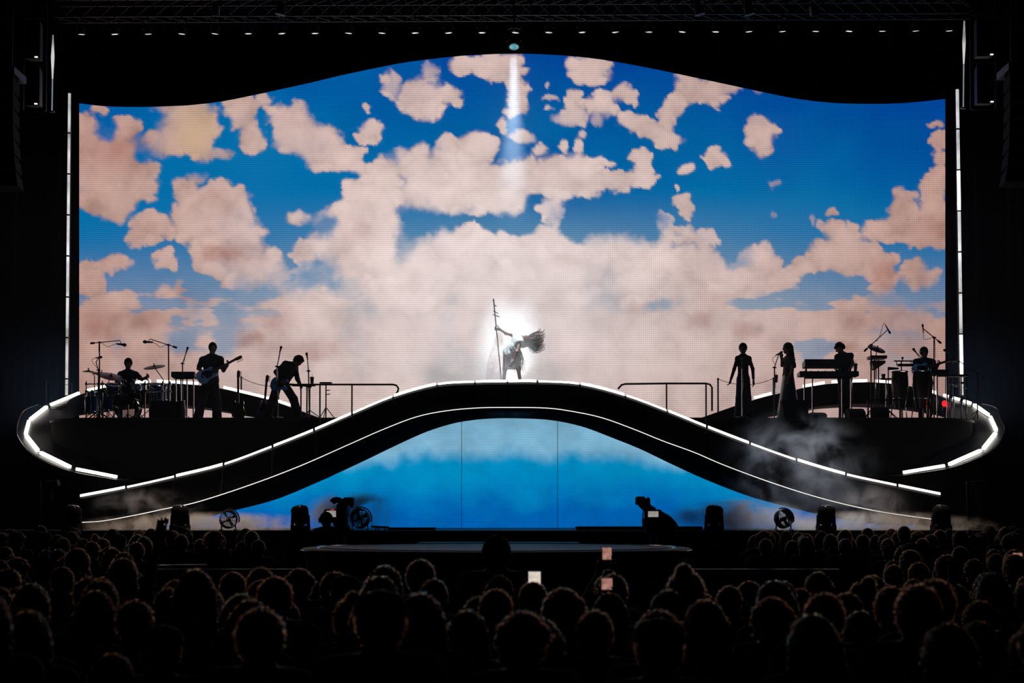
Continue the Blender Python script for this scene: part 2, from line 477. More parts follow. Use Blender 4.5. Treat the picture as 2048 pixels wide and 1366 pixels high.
        mk('hair', [cap, (H - hf * .10 * s + hu * .04 * s, H - hf * .15 * s - hu * .06 * s, .030 * s, .036 * s, .03), (H - hf * .15 * s - hu * .06 * s, H - hf * .13 * s - hu * .26 * s, .036 * s, .018 * s, .03)], hair_mat, [fc, (H - hu * .28 * s, -hu)], .003)
    elif hair == 'bob':
        mk('hair', [cap, (H - hf * .03 * s + hl * .045 * s, H - hf * .03 * s + hl * .06 * s - hu * .12 * s, .065 * s, .05 * s, .03), (H - hf * .03 * s - hl * .045 * s, H - hf * .03 * s - hl * .06 * s - hu * .12 * s, .065 * s, .05 * s, .03), (H - hf * .05 * s, H - hf * .06 * s - hu * .13 * s, .07 * s, .055 * s, .03)], hair_mat, [fc], .004)
    if hat:
        m = MB(); m.lathe(H + hu * .045 * s - hf * .005, hu, [(0, .104 * s), (.04 * s, .102 * s), (.075 * s, .08 * s), (.092 * s, .03 * s), (.094 * s, 0)], 20)
        m.v = [p + base for p in m.v]; c = m.build('cap', hat, root)
        b = MB(); b.prism([H + base + hu * .05 * s + hf * .08 * s + hl * math.cos(t) * .085 * s + hf * math.sin(t) * .09 * s for t in np.linspace(0, math.pi, 9)], hu * .012)
        b.build('brim', hat, c)
    return root

def posed(name, label, y, pj, group=None, cat='person', floor=None, **kw):
    """a person whose joints are read from the photograph: pj maps joint -> (u, v[, depth offset])"""
    b = pj['base']; base = P(b[0], b[1], y) if len(b) == 2 else np.asarray(b, float)
    root = thing(name, label, cat, base, group)
    J = {}
    for k, q in pj.items():
        if k == 'base': continue
        J[k] = P(q[0], q[1], y + (q[2] if len(q) > 2 else 0)) - base
    if floor is not None:
        base[2] = floor; root.location.z = floor; dz = P(b[0], b[1], y)[2] - floor
        for k in J: J[k][2] += dz
        for k in ('anl', 'anr'): J[k][2] = .085
    human(root, J, **kw)
    return root
# ---------------------------------------------------------------- picture shown on the LED wall
def lattice_noise(u, v, cell, seed):
    rng = np.random.RandomState(seed)
    n = 400
    g = rng.rand(n, n)
    x = u / cell + 50.0; y = v / cell + 50.0
    xi = np.floor(x).astype(int); yi = np.floor(y).astype(int)
    fx = x - xi; fy = y - yi
    fx = fx * fx * fx * (fx * (fx * 6 - 15) + 10); fy = fy * fy * fy * (fy * (fy * 6 - 15) + 10)
    a = g[yi % n, xi % n]; b = g[yi % n, (xi + 1) % n]
    c = g[(yi + 1) % n, xi % n]; d = g[(yi + 1) % n, (xi + 1) % n]
    return (a * (1 - fx) + b * fx) * (1 - fy) + (c * (1 - fx) + d * fx) * fy

def fbm(u, v, cell, seed, octaves=4, gain=0.55):
    s = 0; w = 1; t = 0
    for i in range(octaves):
        s = s + w * lattice_noise(u, v, cell, seed + i); t += w
        w *= gain; cell = cell * 0.5
    return s / t

def sstep(a, b, x):
    t = np.clip((x - a) / (b - a), 0, 1)
    return t * t * (3 - 2 * t)

CLOUDS = [  # centre u, v, radii, in the 2048 px frame of the picture; weight
 (205,335,100,80,1),(172,262,26,34,1),(252,256,28,20,1),(203,222,20,13,.95),(372,252,55,52,.95),(402,275,32,52,.9),(330,290,36,26,.8),(288,352,30,34,.75),
 (228,385,50,28,1),(485,228,36,34,.85),(503,276,24,36,1),(470,200,34,18,.95),(530,196,16,16,.9),(553,232,22,24,.9),(590,238,36,28,1),(600,272,52,34,1),(650,282,42,32,1),(692,318,42,30,1),(655,334,42,16,.9),(632,300,50,30,.9),
 (738,262,26,20,1),(737,220,7,13,.8),(368,368,22,16,.9),(400,352,26,12,.6),(390,408,40,34,1),(443,392,26,32,1),(468,415,34,48,1),(410,440,62,50,1),(304,452,46,28,1),(278,478,34,18,.85),(486,470,42,52,1),
 (500,535,70,40,.95),(455,505,66,44,.95),(335,518,24,24,.95),(205,532,50,18,.9),(172,560,30,26,.95),(240,522,26,16,.8),(592,442,23,16,.95),(602,502,24,20,.75),(618,522,18,18,.8),
 (440,310,26,14,.6),(345,215,40,14,.8),(735,430,64,80,1),(692,470,64,62,1),(762,368,34,36,1),(722,384,34,28,.95),(640,492,34,26,.9),(762,500,48,90,1),(560,340,0.1,0.1,0),
 (800,326,34,26,.9),(845,352,46,46,1),(898,306,28,36,1),(950,296,34,34,1),(870,392,92,38,1),(960,365,80,50,1),(1050,352,60,42,1),(1130,352,66,44,1),(1172,358,30,36,1),(990,400,66,36,1),
 (1235,362,40,22,.95),(1282,330,22,32,1),(1288,355,26,20,.95),(1210,326,26,10,.85),(845,190,34,34,1),(785,168,22,30,.75),(888,185,32,22,.9),(856,216,30,22,1),(860,146,13,20,.7),(825,200,30,20,.9),
 (940,128,38,20,1),(1000,132,40,28,1),(1030,168,22,40,1),(1042,205,12,26,.7),(1180,138,36,32,1),(1172,160,30,14,.7),(1145,214,22,30,1),(1128,240,28,12,.7),(1150,235,26,18,.85),(1205,212,28,26,1),(1252,190,22,22,.75),(1196,246,12,14,.6),
 (1275,245,38,22,1),(1300,258,30,20,1),(1335,280,36,18,1),(1336,232,16,42,1),(1352,205,18,32,1),(1385,172,36,32,1),(1420,190,34,26,1),(1450,172,30,16,.8),(1520,180,18,12,.4),
 (1524,272,27,36,1),(1512,244,12,12,.8),(1432,316,25,24,1),(1438,290,8,10,.8),(1370,332,20,12,.85),(1082,295,18,12,.95),(1130,290,11,15,.85),(1160,296,9,18,.85),(1166,268,8,9,.85),(1121,315,7,7,.8),(1090,170,6,5,.7),(1100,192,11,8,.6),(1098,216,9,7,.7),
 (1360,373,7,7,.8),(1545,372,16,9,.45),(1550,436,10,12,.4),(1025,224,15,13,.9),(1005,252,11,20,.8),(1040,272,30,16,.8),(1372,408,17,26,.95),(1328,458,20,34,.95),(1368,468,26,24,.9),(1412,478,26,20,.9),
 (1870,246,16,9,.75),(1878,278,18,18,.8),(1876,310,18,16,.8),(1876,365,22,40,1),(1866,425,34,60,1),(1805,398,19,26,.95),(1790,452,46,32,1),(1845,470,56,26,1),(1752,462,20,24,.9),(1812,430,30,30,.9),
 (1665,425,13,9,.8),(1648,446,10,9,.7),(1627,440,8,14,.5),(1690,474,34,30,1),(1638,512,28,30,1),(1700,515,56,46,1),(1610,534,36,20,.9),(1740,520,28,30,.9),(1768,560,30,44,1),(1842,552,38,26,.95),(1830,528,20,16,.85),(1795,520,12,10,.6),
 (1520,526,34,34,.95),(1480,560,50,26,.9),(1555,560,40,24,.9),(1395,520,46,30,.95),(1440,545,60,30,.9),(1330,530,60,34,1),(1262,500,32,32,.9),(1210,490,40,34,.95),(1165,495,34,28,.9),(1098,428,24,28,.75),(1100,462,34,14,.7),(1108,480,40,20,.8),
 (930,462,22,20,.8),(905,490,60,34,.95),(955,490,50,30,.95),(1000,500,60,30,.9),(830,560,50,60,.9)]
HOLES = [(845,446,48,36,.9),(808,490,26,40,.75),(1008,446,44,26,.7),(1215,440,105,40,.95),(930,425,30,14,.5),(1150,462,30,22,.6),(778,300,18,22,.7),(1140,400,0.1,.1,0),(560,560,50,30,.5),(280,560,90,30,.5),(420,620,70,26,.4),(1560,600,60,24,.45),(1850,600,60,26,.5),(1880,520,30,16,.6),(1480,520,30,20,.5),(1290,450,60,40,.5),(215,262,26,26,.8),(300,228,26,14,.8),(295,312,26,16,.7),(447,245,16,16,.9),(530,240,14,18,.8),(430,340,46,20,.9),(700,345,20,10,.5),
 (645,450,30,24,.9),(640,548,46,34,.75),(600,590,40,26,.45),(500,585,40,26,.5),(1660,572,70,24,.85),(1800,600,60,18,.6),(792,268,16,16,.5),(870,168,12,12,.8),(788,322,14,14,.4),(1345,345,0.1,0.1,0)]
RUST = [(450,510,40,16,.9),(385,590,26,22,.8),(205,650,40,26,.7),(495,680,26,16,.7),(230,300,70,40,.6),(1770,550,26,26,.9),(1860,460,36,20,.5),(1675,690,40,12,.7),(1500,660,26,16,.6),(1400,640,26,20,.5),(1290,615,30,14,.5),(1130,525,22,12,.6),(620,700,60,14,.5),(730,470,40,24,.25),(560,640,40,20,.45),(1430,600,30,16,.4),(1740,640,60,20,.3),(330,700,70,16,.35),(440,400,26,20,.3),(300,640,50,20,.4)]

def lin(c):
    c = np.asarray(c, float) / 255.0
    return np.where(c <= 0.04045, c / 12.92, ((c + 0.055) / 1.055) ** 2.4)

_rp = np.random.RandomState(12)
DECK_U = [150, 300, 450, 560, 660, 760, 900, 1050, 1250, 1400, 1500, 1620, 1760, 1900]
DECK_V = [640, 625, 600, 585, 560, 520, 515, 515, 512, 545, 580, 615, 640, 635]
PUFFS = []
for _k in range(300):                          # cumulus heads along the top of the closed cloud deck
    _u = _rp.uniform(150, 1900); _e = np.interp(_u, DECK_U, DECK_V); _d = abs(_rp.randn()) * 46 - 30
    _r = _rp.uniform(13, 36) * (1 + .3 * (_d > 20)); PUFFS.append((_u, _e + _d, _r * _rp.uniform(1.0, 1.7), _r * .75, _rp.uniform(.55, 1)))

_rq = np.random.RandomState(5)
BILLOWS = []
for _c in CLOUDS:                              # cauliflower heads round every cloud
    BILLOWS.append((_c[0], _c[1], _c[2] * .90, _c[3] * .90, _c[4]))
    if min(_c[2], _c[3]) > 16:
        for _k in range(7):
            _a = _rq.uniform(0, 6.283); _q = _rq.uniform(.22, .42) * min(_c[2], _c[3])
            BILLOWS.append((_c[0] + math.cos(_a) * _c[2] * .86, _c[1] + math.sin(_a) * _c[3] * .86, _q * 1.25, _q, _c[4] * .9))

def sky_picture(u, v):
    """linear RGB of the cloud film at picture position (u, v)"""
    wu = (fbm(u, v, 40, 3) - .5) * 30 + (fbm(u, v, 15, 9, 3) - .5) * 13
    wv = (fbm(u, v, 40, 17) - .5) * 28 + (fbm(u, v, 15, 29, 3) - .5) * 12
    U = u + wu; V = v + wv
    n = fbm(u, v, 60, 41, 5)
    def field(lst, soft):
        keep = np.ones_like(u); height = np.zeros_like(u)
        for cu, cv, ru, rv, w in lst:
            if w == 0: continue
            m = (np.abs(u - cu) < ru * 1.7 + 45) & (np.abs(v - cv) < rv * 1.7 + 45)
            r = np.sqrt(((U[m] - cu) / ru) ** 2 + ((V[m] - cv) / rv) ** 2)
            keep[m] *= (1 - w * sstep(1 + soft, 1 - soft, r))
            height[m] = np.maximum(height[m], w * np.sqrt(np.clip(1.15 - r * r, 0, 1)) * (1 - .35 * (V[m] - cv) / rv))
        return 1 - keep, height
    D, hgt = field(BILLOWS, .5)
    D2, hg2 = field(PUFFS, .6)
    H, _ = field(HOLES, .6)
    edge = np.interp(u, DECK_U, DECK_V) + 62 + (fbm(u, v * .3, 90, 201, 4) - .5) * 90
    deck = sstep(-50, 70, V - edge) * (.7 + .6 * n)
    streak = fbm(u * .5, v * 1.4, 50, 91, 4)
    gaps = sstep(.50, .64, streak) * sstep(720, 600, v) * np.clip(np.abs(u - 1010) / 420 - .3, 0, 1)
    low = 1 - (1 - np.clip(deck, 0, 1)) * (1 - D2 * .95)
    D = 1 - (1 - D) * (1 - low * (1 - .7 * gaps))
    D = D * (1 - H * .9)
    wid = .52 + .9 * sstep(.40, .70, fbm(u, v, 120, 83, 2))
    a = sstep(0, 1, (D + .34 * (n - .5) - .46) / wid + .5) * sstep(.02, .30, D)
    a = np.clip(np.maximum(a, sstep(450, 700, v) * .38), 0, 1)
    deep = lin((0, 70, 156)); mid = lin((0, 110, 170)); pale = lin((112, 152, 178))
    g = np.clip((v - 130) / 300 + (fbm(u, v, 240, 55, 3) - .5) * 1.0 + .30 * np.exp(-((u - 640) / 260) ** 2) - .30 * sstep(1350, 1650, u) * sstep(520, 330, v), 0, 1)
    p = np.clip(sstep(370, 540, v) * np.exp(-((u - 1050) / 480) ** 2) * .95 + sstep(470, 660, v) * .5, 0, 1)
    sky = deep * (1 - g[..., None]) + mid * g[..., None]
    sky = sky * (1 - p[..., None]) + pale * p[..., None]
    q = np.exp(-((u - 1010) / 430) ** 2 - ((v - 610) / 280) ** 2)
    side = np.clip(np.abs(u - 1020) / 870, 0, 1) ** 1.4
    warm = lin((186, 148, 137)); mid_c = lin((206, 180, 173)); white = lin((238, 222, 220))
    col = mid_c * (1 - side[..., None]) + warm * side[..., None]
    col = col * (1 - q[..., None]) + white * q[..., None]
    sh = (fbm(u, v, 46, 63, 5) - .5)
    rust = field(RUST, .8)[0] * (.55 + 1.2 * (n - .3)) + np.clip(-sh * 1.6, 0, 1) * .35 * (1 - .6 * q)
    rust = np.clip(rust, 0, 1) * (.35 + .65 * np.clip(side * 1.6, 0, 1))
    col = col * (1 - rust[..., None]) + lin((160, 110, 98)) * rust[..., None]
    hh = np.maximum(hgt, hg2 * .8) * sstep(700, 560, v) + .55 * sstep(560, 700, v)
    col = col * (.80 + .26 * np.clip(hh, 0, 1.2) + sh * .44 * (1 - .55 * q))[..., None]
    # rainbow tint of the low sun, top left
    fl = np.exp(-((u - 392) / 46) ** 2 - ((v - 260) / 60) ** 2) * .75
    col = col * (1 - fl[..., None]) + lin((206, 172, 132)) * fl[..., None]
    return sky * (1 - a[..., None]) + col * a[..., None]
# ---------------------------------------------------------------- the setting
DECK = 1.80                                   # main stage deck
PLAT = P(400, 835, 33.2)[2]                   # band platforms
m = MB(); m.box((-26, -4, -.2), (26, 46, 0)); tag(m.build('floor', 'arena_floor'), 'dark concrete arena floor under the crowd', None, kind='structure')
# pleated black drape behind everything
m = MB(); n = 150; xs = np.linspace(-24, 24, n)
ring_lo = [V3(x, 43 + .09 * math.sin(i * 1.7), 0) for i, x in enumerate(xs)]
for i in range(n - 1):
    a, b = ring_lo[i], ring_lo[i + 1]; t = V3(0, .06, 0); h = V3(0, 0, 21)
    m.hexa([a, b, b + t, a + t, a + h, b + h, b + t + h, a + t + h])
tag(m.build('wall_back', 'drape', angle=None), 'black pleated drape behind the screen', None, kind='structure')

# main deck with front apron panels
deck = thing('stage_deck', 'black main stage deck running the full width under the arch', 'stage', (0, 27.2, 0))
m = MB(); m.box((-11.5, 27.26, DECK - .12), (11.5, 40, DECK)); m.build('deck_top', 'stage_floor', deck)
for i in range(23):
    m = MB(); x = -11.5 + i; m.box((x + .012, 27.2, .02), (x + .988, 27.25, DECK - .005)); m.build('apron_panel', 'black_paint', deck)
for x in np.linspace(-11.2, 11.2, 6):
    for y in (28, 38): m = MB(); m.tube((x, y, 0), (x, y, DECK - .12), .04, n=6); m.build('scaffold_leg', 'dark_metal', deck)

# round stage out in the crowd and the walkway that joins it to the deck
BX, BY, BR, BZ = P(993, 1090, 22)[0], 22.0, 2.98, 1.60
b = thing('round_stage', 'low round black stage with a glossy rim in front of the arch', 'stage', (BX, BY, 0))
m = MB(); m.lathe((BX, BY, .02), (0, 0, 1), [(0, BR - .06), (BZ - .10, BR - .06)], 72); m.build('skirt', 'black_matte', b)
m = MB(); m.lathe((BX, BY, BZ - .08), (0, 0, 1), [(0, BR - .02), (.02, BR), (.06, BR), (.075, BR - .02), (.08, BR - .16)], 96); m.build('top_plate', 'stage_floor', b)
m = MB(); m.ring((BX, BY, BZ - .035), (0, 0, 1), BR + .012, .012, 96, 6); m.build('rim', 'chrome', b)
m = MB(); m.ring((BX, BY, BZ + .004), (0, 0, 1), BR - .22, .010, 96, 6); m.build('inlay_ring', 'chrome', b)
w = thing('walkway', 'short black walkway between the round stage and the main deck', 'walkway', (0, 26, 0))
m = MB(); m.box((BX - 1.45, BY + BR - .06, BZ - .1), (BX + 1.45, 27.19, BZ)); m.build('top_plate', 'stage_floor', w)
m = MB(); m.box((BX - 1.4, BY + BR + .02, .01), (BX + 1.4, 27.15, BZ - .1)); m.build('skirt', 'black_matte', w)
m = MB(); m.box((BX - 1.45, 27.12, BZ + .002), (BX + 1.45, 27.16, BZ + .02)); m.build('edge_strip', 'steel', w)

# black cases standing on the deck's front edge
for (u0, u1, v0, y0, lab) in ((775, 870, 1055, 27.9, 'long low black case on the deck beside the operated television camera'),
                              (1153, 1405, 1053, 27.9, 'widest low black case on the deck behind the unmanned television camera'),
                              (0, 0, 0, 0, None)):
    if lab is None: continue
    a = P(u0, v0, y0); c = P(u1, v0, y0); z1 = a[2]
    t = thing('equipment_case', lab, 'case', ((a[0] + c[0]) / 2, y0 + .3, DECK), 'low cases on the deck edge')
    m = MB(); m.box((a[0] + .02, y0, DECK), (c[0] - .02, y0 + .6, z1 - .012)); m.build('case_body', 'black_matte', t)
    m = MB(); m.box((a[0], y0 - .015, z1 - .035), (c[0], y0 + .615, z1)); m.build('lid', 'black_paint', t)
    for x in (a[0] + .012, c[0] - .012):
        m = MB(); m.box((x - .014, y0 - .012, DECK + .004), (x + .014, y0 + .02, z1 - .036)); m.build('corner_trim', 'dark_metal', t)

# two band platforms with rounded outer ends
def platform(sgn, label):
    t = thing('band_platform', label, 'platform', (sgn * 7.6, 35, DECK), 'raised band platforms')
    x_in, x_out, yc, ry = sgn * 3.75, sgn * 9.6, 35.0, 1.75
    out = [(x_in, yc - ry)] + [(x_out + sgn * ry * .95 * math.sin(a), yc - ry * math.cos(a)) for a in np.linspace(0, math.pi, 25)] + [(x_in, yc + ry)]
    if sgn < 0: out = out[::-1]
    m = MB(); m.prism([V3(x, y, DECK) for x, y in out], (0, 0, PLAT - DECK - .06)); m.build('skirt', 'black_matte', t, angle=30)
    c = V3(sgn * 7, yc, 0); m = MB(); m.prism([V3(c[0] + (x - c[0]) * 1.008, c[1] + (y - c[1]) * 1.02, PLAT - .06) for x, y in out], (0, 0, .06)); m.build('top_plate', 'stage_floor', t, angle=30)
    return t
platform(-1, 'tall rounded black platform that carries the drummer and the two guitarists')
platform(1, 'tall rounded black platform that carries the singers, keyboards and congas')

# ---------------------------------------------------------------- arched walkway at the front
SU = [158, 252, 350, 447, 545, 628, 704, 786, 874, 950, 1015, 1075, 1160, 1251, 1335, 1414, 1500, 1593, 1692, 1795, 1883]
SV = [992, 974, 952, 928, 892, 859, 826, 792, 768, 763, 762, 762, 767, 790, 821, 853, 886, 919, 948, 970, 988]
LU = [158, 205, 272, 333, 395, 500, 600, 700, 766, 832, 890, 953, 1015, 1090, 1140, 1202, 1264, 1326, 1389, 1450, 1548, 1648, 1753, 1883]
LV = [1045, 1042, 1030, 1017, 1004, 970, 932, 888, 859, 834, 822, 816, 815, 816, 822, 835, 857, 882, 905, 931, 967, 998, 1022, 1041]
BU = [158, 343, 379, 500, 600, 641, 700, 766, 832, 890, 932, 982, 1048, 1115, 1181, 1243, 1306, 1368, 1450, 1548, 1650, 1712, 1791, 1883]
BV = [1052, 1036, 1028, 1000, 963, 946, 921, 892, 865, 848, 841, 837, 837, 841, 854, 875, 898, 925, 959, 993, 1018, 1031, 1045, 1052]
def smooth_interp(us, vs):
    c = np.array(curve(np.stack([us, vs], 1), 600))
    return lambda u: float(np.interp(u, c[:, 0], c[:, 1]))
fS, fL, fB = smooth_interp(SU, SV), smooth_interp(LU, LV), smooth_interp(BU, BV)
YF, YB = 29.5, 32.6
arch = thing('arched_walkway', 'long black wave-shaped walkway arching over the lower screen', 'walkway', (0, 31, DECK))
rings = []
for u in np.linspace(150, 1892, 130):
    a = P(u, fS(u), YF + .06); l = P(u, fL(u), YF + .06); k = P(u, fB(u), YB)
    x = a[0]
    zl = max(l[2], DECK + .005); zk = max(k[2], DECK + .005)
    rings.append([V3(x, YF + .06, a[2] - .02), V3(x, YB, a[2] - .02), V3(x, YB, min(zk, a[2] - .1)), V3(x, YF + .06, min(zl, a[2] - .08))])
m = MB(); m.loft(rings); m.build('deck_body', 'velour', arch, angle=30)
for i in range(len(SU) - 1):
    us = np.linspace(SU[i] + 1, SU[i + 1] - 1, 6)
    front = [[P(u, fS(u) + 3, YF), P(u, fL(u) - 1, YF)] for u in us]
    m = MB(); m.loft([[p, p + V3(0, .05, 0), q + V3(0, .05, 0), q] for p, q in front]); m.build('fascia_panel', 'fascia', arch, angle=25)
    us = np.linspace(SU[i] + 2.2, SU[i + 1] - 2.2, 5); th = (2.6, 1.3, 3.0, 1.6, 2.3)[i % 5]
    m = MB(); m.loft([[P(u, fS(u) - th, YF - .02), P(u, fS(u) - th, YF + .07), P(u, fS(u) + 2.2, YF + .07), P(u, fS(u) + 2.2, YF - .05)] for u in us])
    tag(m.build('light_strip', 'led_white', arch, angle=25), 'glowing white light strip')
    us = np.linspace(SU[i] + 2, SU[i + 1] - 2, 5)
    m = MB(); m.loft([[P(u, fS(u) + 7, YF - .11), P(u, fS(u) + 7, YF - .005), P(u, fS(u) + 9.5, YF - .005), P(u, fS(u) + 9.5, YF - .11)] for u in us]); m.build('lip', 'black_gloss', arch, angle=25)  # glossy lip added to catch a reflection of the light strip
us = np.linspace(160, 1868, 120)
m = MB(); m.poly([P(u, fL(u), YF - .012) for u in us], .0075, 6); tag(m.build('edge_line', 'led_line', arch), 'thin glowing white line along the lower edge')

# handrails on the walkway's back edge
def handrail(pts, posts, label):
    q = [P(u, v, YB - .1) for u, v in pts]
    t = thing('handrail', label, 'railing', (np.mean([p[0] for p in q]), YB - .1, q[0][2] - 1), 'black handrails along the arch')
    m = MB(); m.poly(q, .022, 8); m.build('top_rail', 'dark_metal', t)
    for u, v0 in posts:
        a = P(u, v0, YB - .1); zt = P(u, fS(u), YF)[2]
        m = MB(); m.tube(a, (a[0], a[1], zt - .02), .018); m.build('post', 'dark_metal', t)
        m = MB(); m.lathe((a[0], a[1], zt - .02), (0, 0, 1), [(0, .05), (.012, .05), (.02, .024)], 12); m.build('foot', 'dark_metal', t)
handrail([(592, 769), (700, 769), (786, 769), (793, 771), (797, 777), (795, 784), (788, 793)], [(704, 769), (640, 769)], 'black tubular handrail rising from the guitarist side towards the arch top')
handrail([(1236, 778), (1243, 770), (1250, 768), (1333, 767), (1412, 767), (1420, 769), (1424, 775), (1424, 822)], [(1333, 767), (1412, 768)], 'black tubular handrail with a bent end between arch top and singers')

# ---------------------------------------------------------------- curling side ramps round the platforms
def side_ramp(label, pts, segs, lip, out_side):
    """pts: (u, v, y, outward offset of the outer edge, inward offset of the inner edge) along the light strip"""
    t = thing('curling_ramp', label, 'ramp', P(pts[0][0], 1000, pts[0][2]) * V3(1, 1, 0) + V3(0, 0, DECK), 'curling side ramps')
    c = np.array(curve([list(P(q[0], q[1], q[2])) + [q[3], q[4], q[5]] for q in pts], 90))
    ctr = V3(out_side * 7.6, 35, 0)
    rings = []
    for i in range(len(c)):
        d = c[min(i + 1, len(c) - 1), :3] - c[max(i - 1, 0), :3]; d[2] = 0; d = unit(d)
        o = V3(d[1], -d[0], 0)
        if np.dot(o, c[i, :3] - ctr) < 0: o = -o
        p = c[i, :3] - V3(0, 0, .055); th = V3(0, 0, c[i, 5])
        a = p + o * c[i, 3]; b = p - o * c[i, 4]
        rings.append([a, b, b - th, a - th])
    m = MB(); m.loft(rings); m.build('ramp_body', 'fascia', t, angle=30)
    m = MB(); m.poly([(r[0] + V3(0, 0, .02)) for r in rings[:int(len(rings) * lip)]], .008, 5); m.build('edge_rail', 'chrome', t)
    s = np.array(curve([list(P(q[0], q[1], q[2])) for q in pts], 600))
    uu = np.array([1024 + FPX * q[0] / (q[1] * math.cos(PITCH) + (q[2] - CAM_Z) * math.sin(PITCH)) for q in s])
    vv = np.array([V0 - FPX * ((q[2] - CAM_Z) * math.cos(PITCH) - q[1] * math.sin(PITCH)) / (q[1] * math.cos(PITCH) + (q[2] - CAM_Z) * math.sin(PITCH)) for q in s])
    for (u0, v0, u1, v1) in segs:
        i = int(np.argmin((uu - u0) ** 2 + (vv - v0) ** 2)); j = int(np.argmin((uu - u1) ** 2 + (vv - v1) ** 2))
        if i > j: i, j = j, i
        if j - i < 2: continue
        pts3 = s[i:j + 1:max(1, (j - i) // 6)]
        p, q = s[i], s[j]; e = unit(q - p) * .045; p, q = p + e, q - e
        m = MB(); m.bar(p, q, .075, .066); tag(m.build('light_strip', 'led_white', t), 'glowing white light strip')
    return t
L = [(240, 955, 31.4, .16, .9, .42), (150, 937.5, 31.7, .17, 1.0, .45), (82, 906, 32.5, .18, 1.05, .48), (52, 871, 34.0, .18, 1.05, .5), (57, 843, 35.1, .25, 1.0, .5), (96, 812, 36.3, .6, .6, .5),
     (160, 785, 36.95, 1.0, .12, .52), (230, 768, 37.2, 1.2, .10, .55), (310, 762, 37.3, 1.25, .10, .56), (400, 767, 37.3, 1.25, .10, .56), (470, 779, 37.3, 1.25, .10, .56), (548, 799, 37.2, 1.25, .10, .48), (645, 834, 37.1, 1.2, .10, .12)]
R = [(1800, 946, 31.4, .16, .9, .42), (1895, 930, 31.7, .17, 1.0, .45), (1966, 898, 32.5, .18, 1.05, .48), (1993, 860, 34.0, .18, 1.05, .5), (1979, 832, 35.1, .25, 1.0, .5), (1945, 808, 36.2, .6, .6, .5),
     (1880, 788, 36.9, 1.0, .12, .52), (1820, 769, 37.2, 1.2, .10, .55), (1740, 761, 37.3, 1.25, .10, .56), (1650, 765, 37.3, 1.25, .10, .56), (1580, 778, 37.3, 1.25, .10, .56), (1500, 798, 37.2, 1.25, .10, .48), (1395, 834, 37.1, 1.2, .10, .12)]
side_ramp('black curling ramp with white light strips looping around the drummer platform', L,
          [(236, 954, 150, 938), (142, 935, 80, 905), (77, 900, 51, 871), (52, 868, 58, 842), (60, 840, 95, 813), (99, 811, 160, 785), (168, 782, 232, 768), (238, 767, 305, 762), (311, 762, 400, 767), (407, 768, 440, 773), (445, 774, 545, 798), (552, 801, 584, 812)], .45, -1)
side_ramp('black curling ramp with white light strips looping around the singer platform', R,
          [(1803, 945.5, 1892, 930.5), (1896, 929, 1963, 899), (1966, 897, 1991, 866), (1992, 861, 1980, 833), (1978, 831, 1948, 809), (1944, 807, 1925, 801), (1921, 800, 1904, 795), (1900, 794, 1884, 789), (1878, 787, 1826, 771), (1819, 769, 1745, 761), (1738, 761, 1660, 764), (1652, 765, 1602, 773), (1545, 786, 1505, 797)], .45, 1)

# ---------------------------------------------------------------- LED walls
def led_material(name, row, gain):
    m = bpy.data.materials.new(name); m.use_nodes = True; nt = m.node_tree
    for n in list(nt.nodes): nt.nodes.remove(n)
    N = nt.nodes.new; L_ = nt.links.new
    out = N('ShaderNodeOutputMaterial'); em = N('ShaderNodeEmission'); at = N('ShaderNodeAttribute'); at.attribute_name = 'film'
    tc = N('ShaderNodeTexCoord'); sp = N('ShaderNodeSeparateXYZ'); L_(tc.outputs['Object'], sp.inputs[0])
    def mth(op, a, b=None):
        n = N('ShaderNodeMath'); n.operation = op
        for i, q in enumerate((a, b)):
            if q is None: continue
            if isinstance(q, (int, float)): n.inputs[i].default_value = q
            else: L_(q, n.inputs[i])
        return n.outputs[0]
    nz = N('ShaderNodeTexNoise'); nz.inputs['Scale'].default_value = .35; L_(tc.outputs['Object'], nz.inputs['Vector'])
    rows = mth('ADD', mth('MULTIPLY', mth('SINE', mth('MULTIPLY', sp.outputs[2], 2 * math.pi / row)), .5), .5)
    cols = mth('ADD', mth('MULTIPLY', mth('SINE', mth('MULTIPLY', sp.outputs[0], 2 * math.pi / row)), .5), .5)
    xw = mth('MINIMUM', mth('MAXIMUM', mth('ADD', mth('MULTIPLY', sp.outputs[0], .10), .45), .05), .8)      # column grid of the modules, stronger to the right
    dark = mth('ADD', mth('MULTIPLY', rows, .34), mth('MULTIPLY', mth('MULTIPLY', cols, xw), .14))
    fac = mth('SUBTRACT', 1.20, dark)
    mx = N('ShaderNodeMix'); mx.data_type = 'RGBA'; mx.blend_type = 'MULTIPLY'; mx.inputs[0].default_value = 1
    cb = N('ShaderNodeCombineXYZ'); L_(fac, cb.inputs[0]); L_(fac, cb.inputs[1]); L_(fac, cb.inputs[2])
    L_(at.outputs['Color'], mx.inputs[6]); L_(cb.outputs[0], mx.inputs[7])
    L_(mx.outputs[2], em.inputs['Color']); em.inputs['Strength'].default_value = gain
    L_(em.outputs[0], out.inputs['Surface'])
    return m

def led_panel(name, parent, y, us, top, bot, nv, pic, mat):
    verts = []; cols = []
    for u in us:
        for j in range(nv + 1):
            v = top(u) + (bot(u) - top(u)) * j / nv
            verts.append(P(u, v, y)); cols.append((u, v))
    n = nv + 1; faces = [(i * n + j, i * n + j + 1, (i + 1) * n + j + 1, (i + 1) * n + j) for i in range(len(us) - 1) for j in range(nv)]
    o = link_mesh(name, verts, faces, mat, parent, angle=None)
    uv = np.array(cols); rgb = pic(uv[:, 0], uv[:, 1])
    at = o.data.color_attributes.new('film', 'FLOAT_COLOR', 'POINT')
    at.data.foreach_set('color', np.hstack([rgb, np.ones((len(rgb), 1))]).astype(np.float32).ravel())
    return o

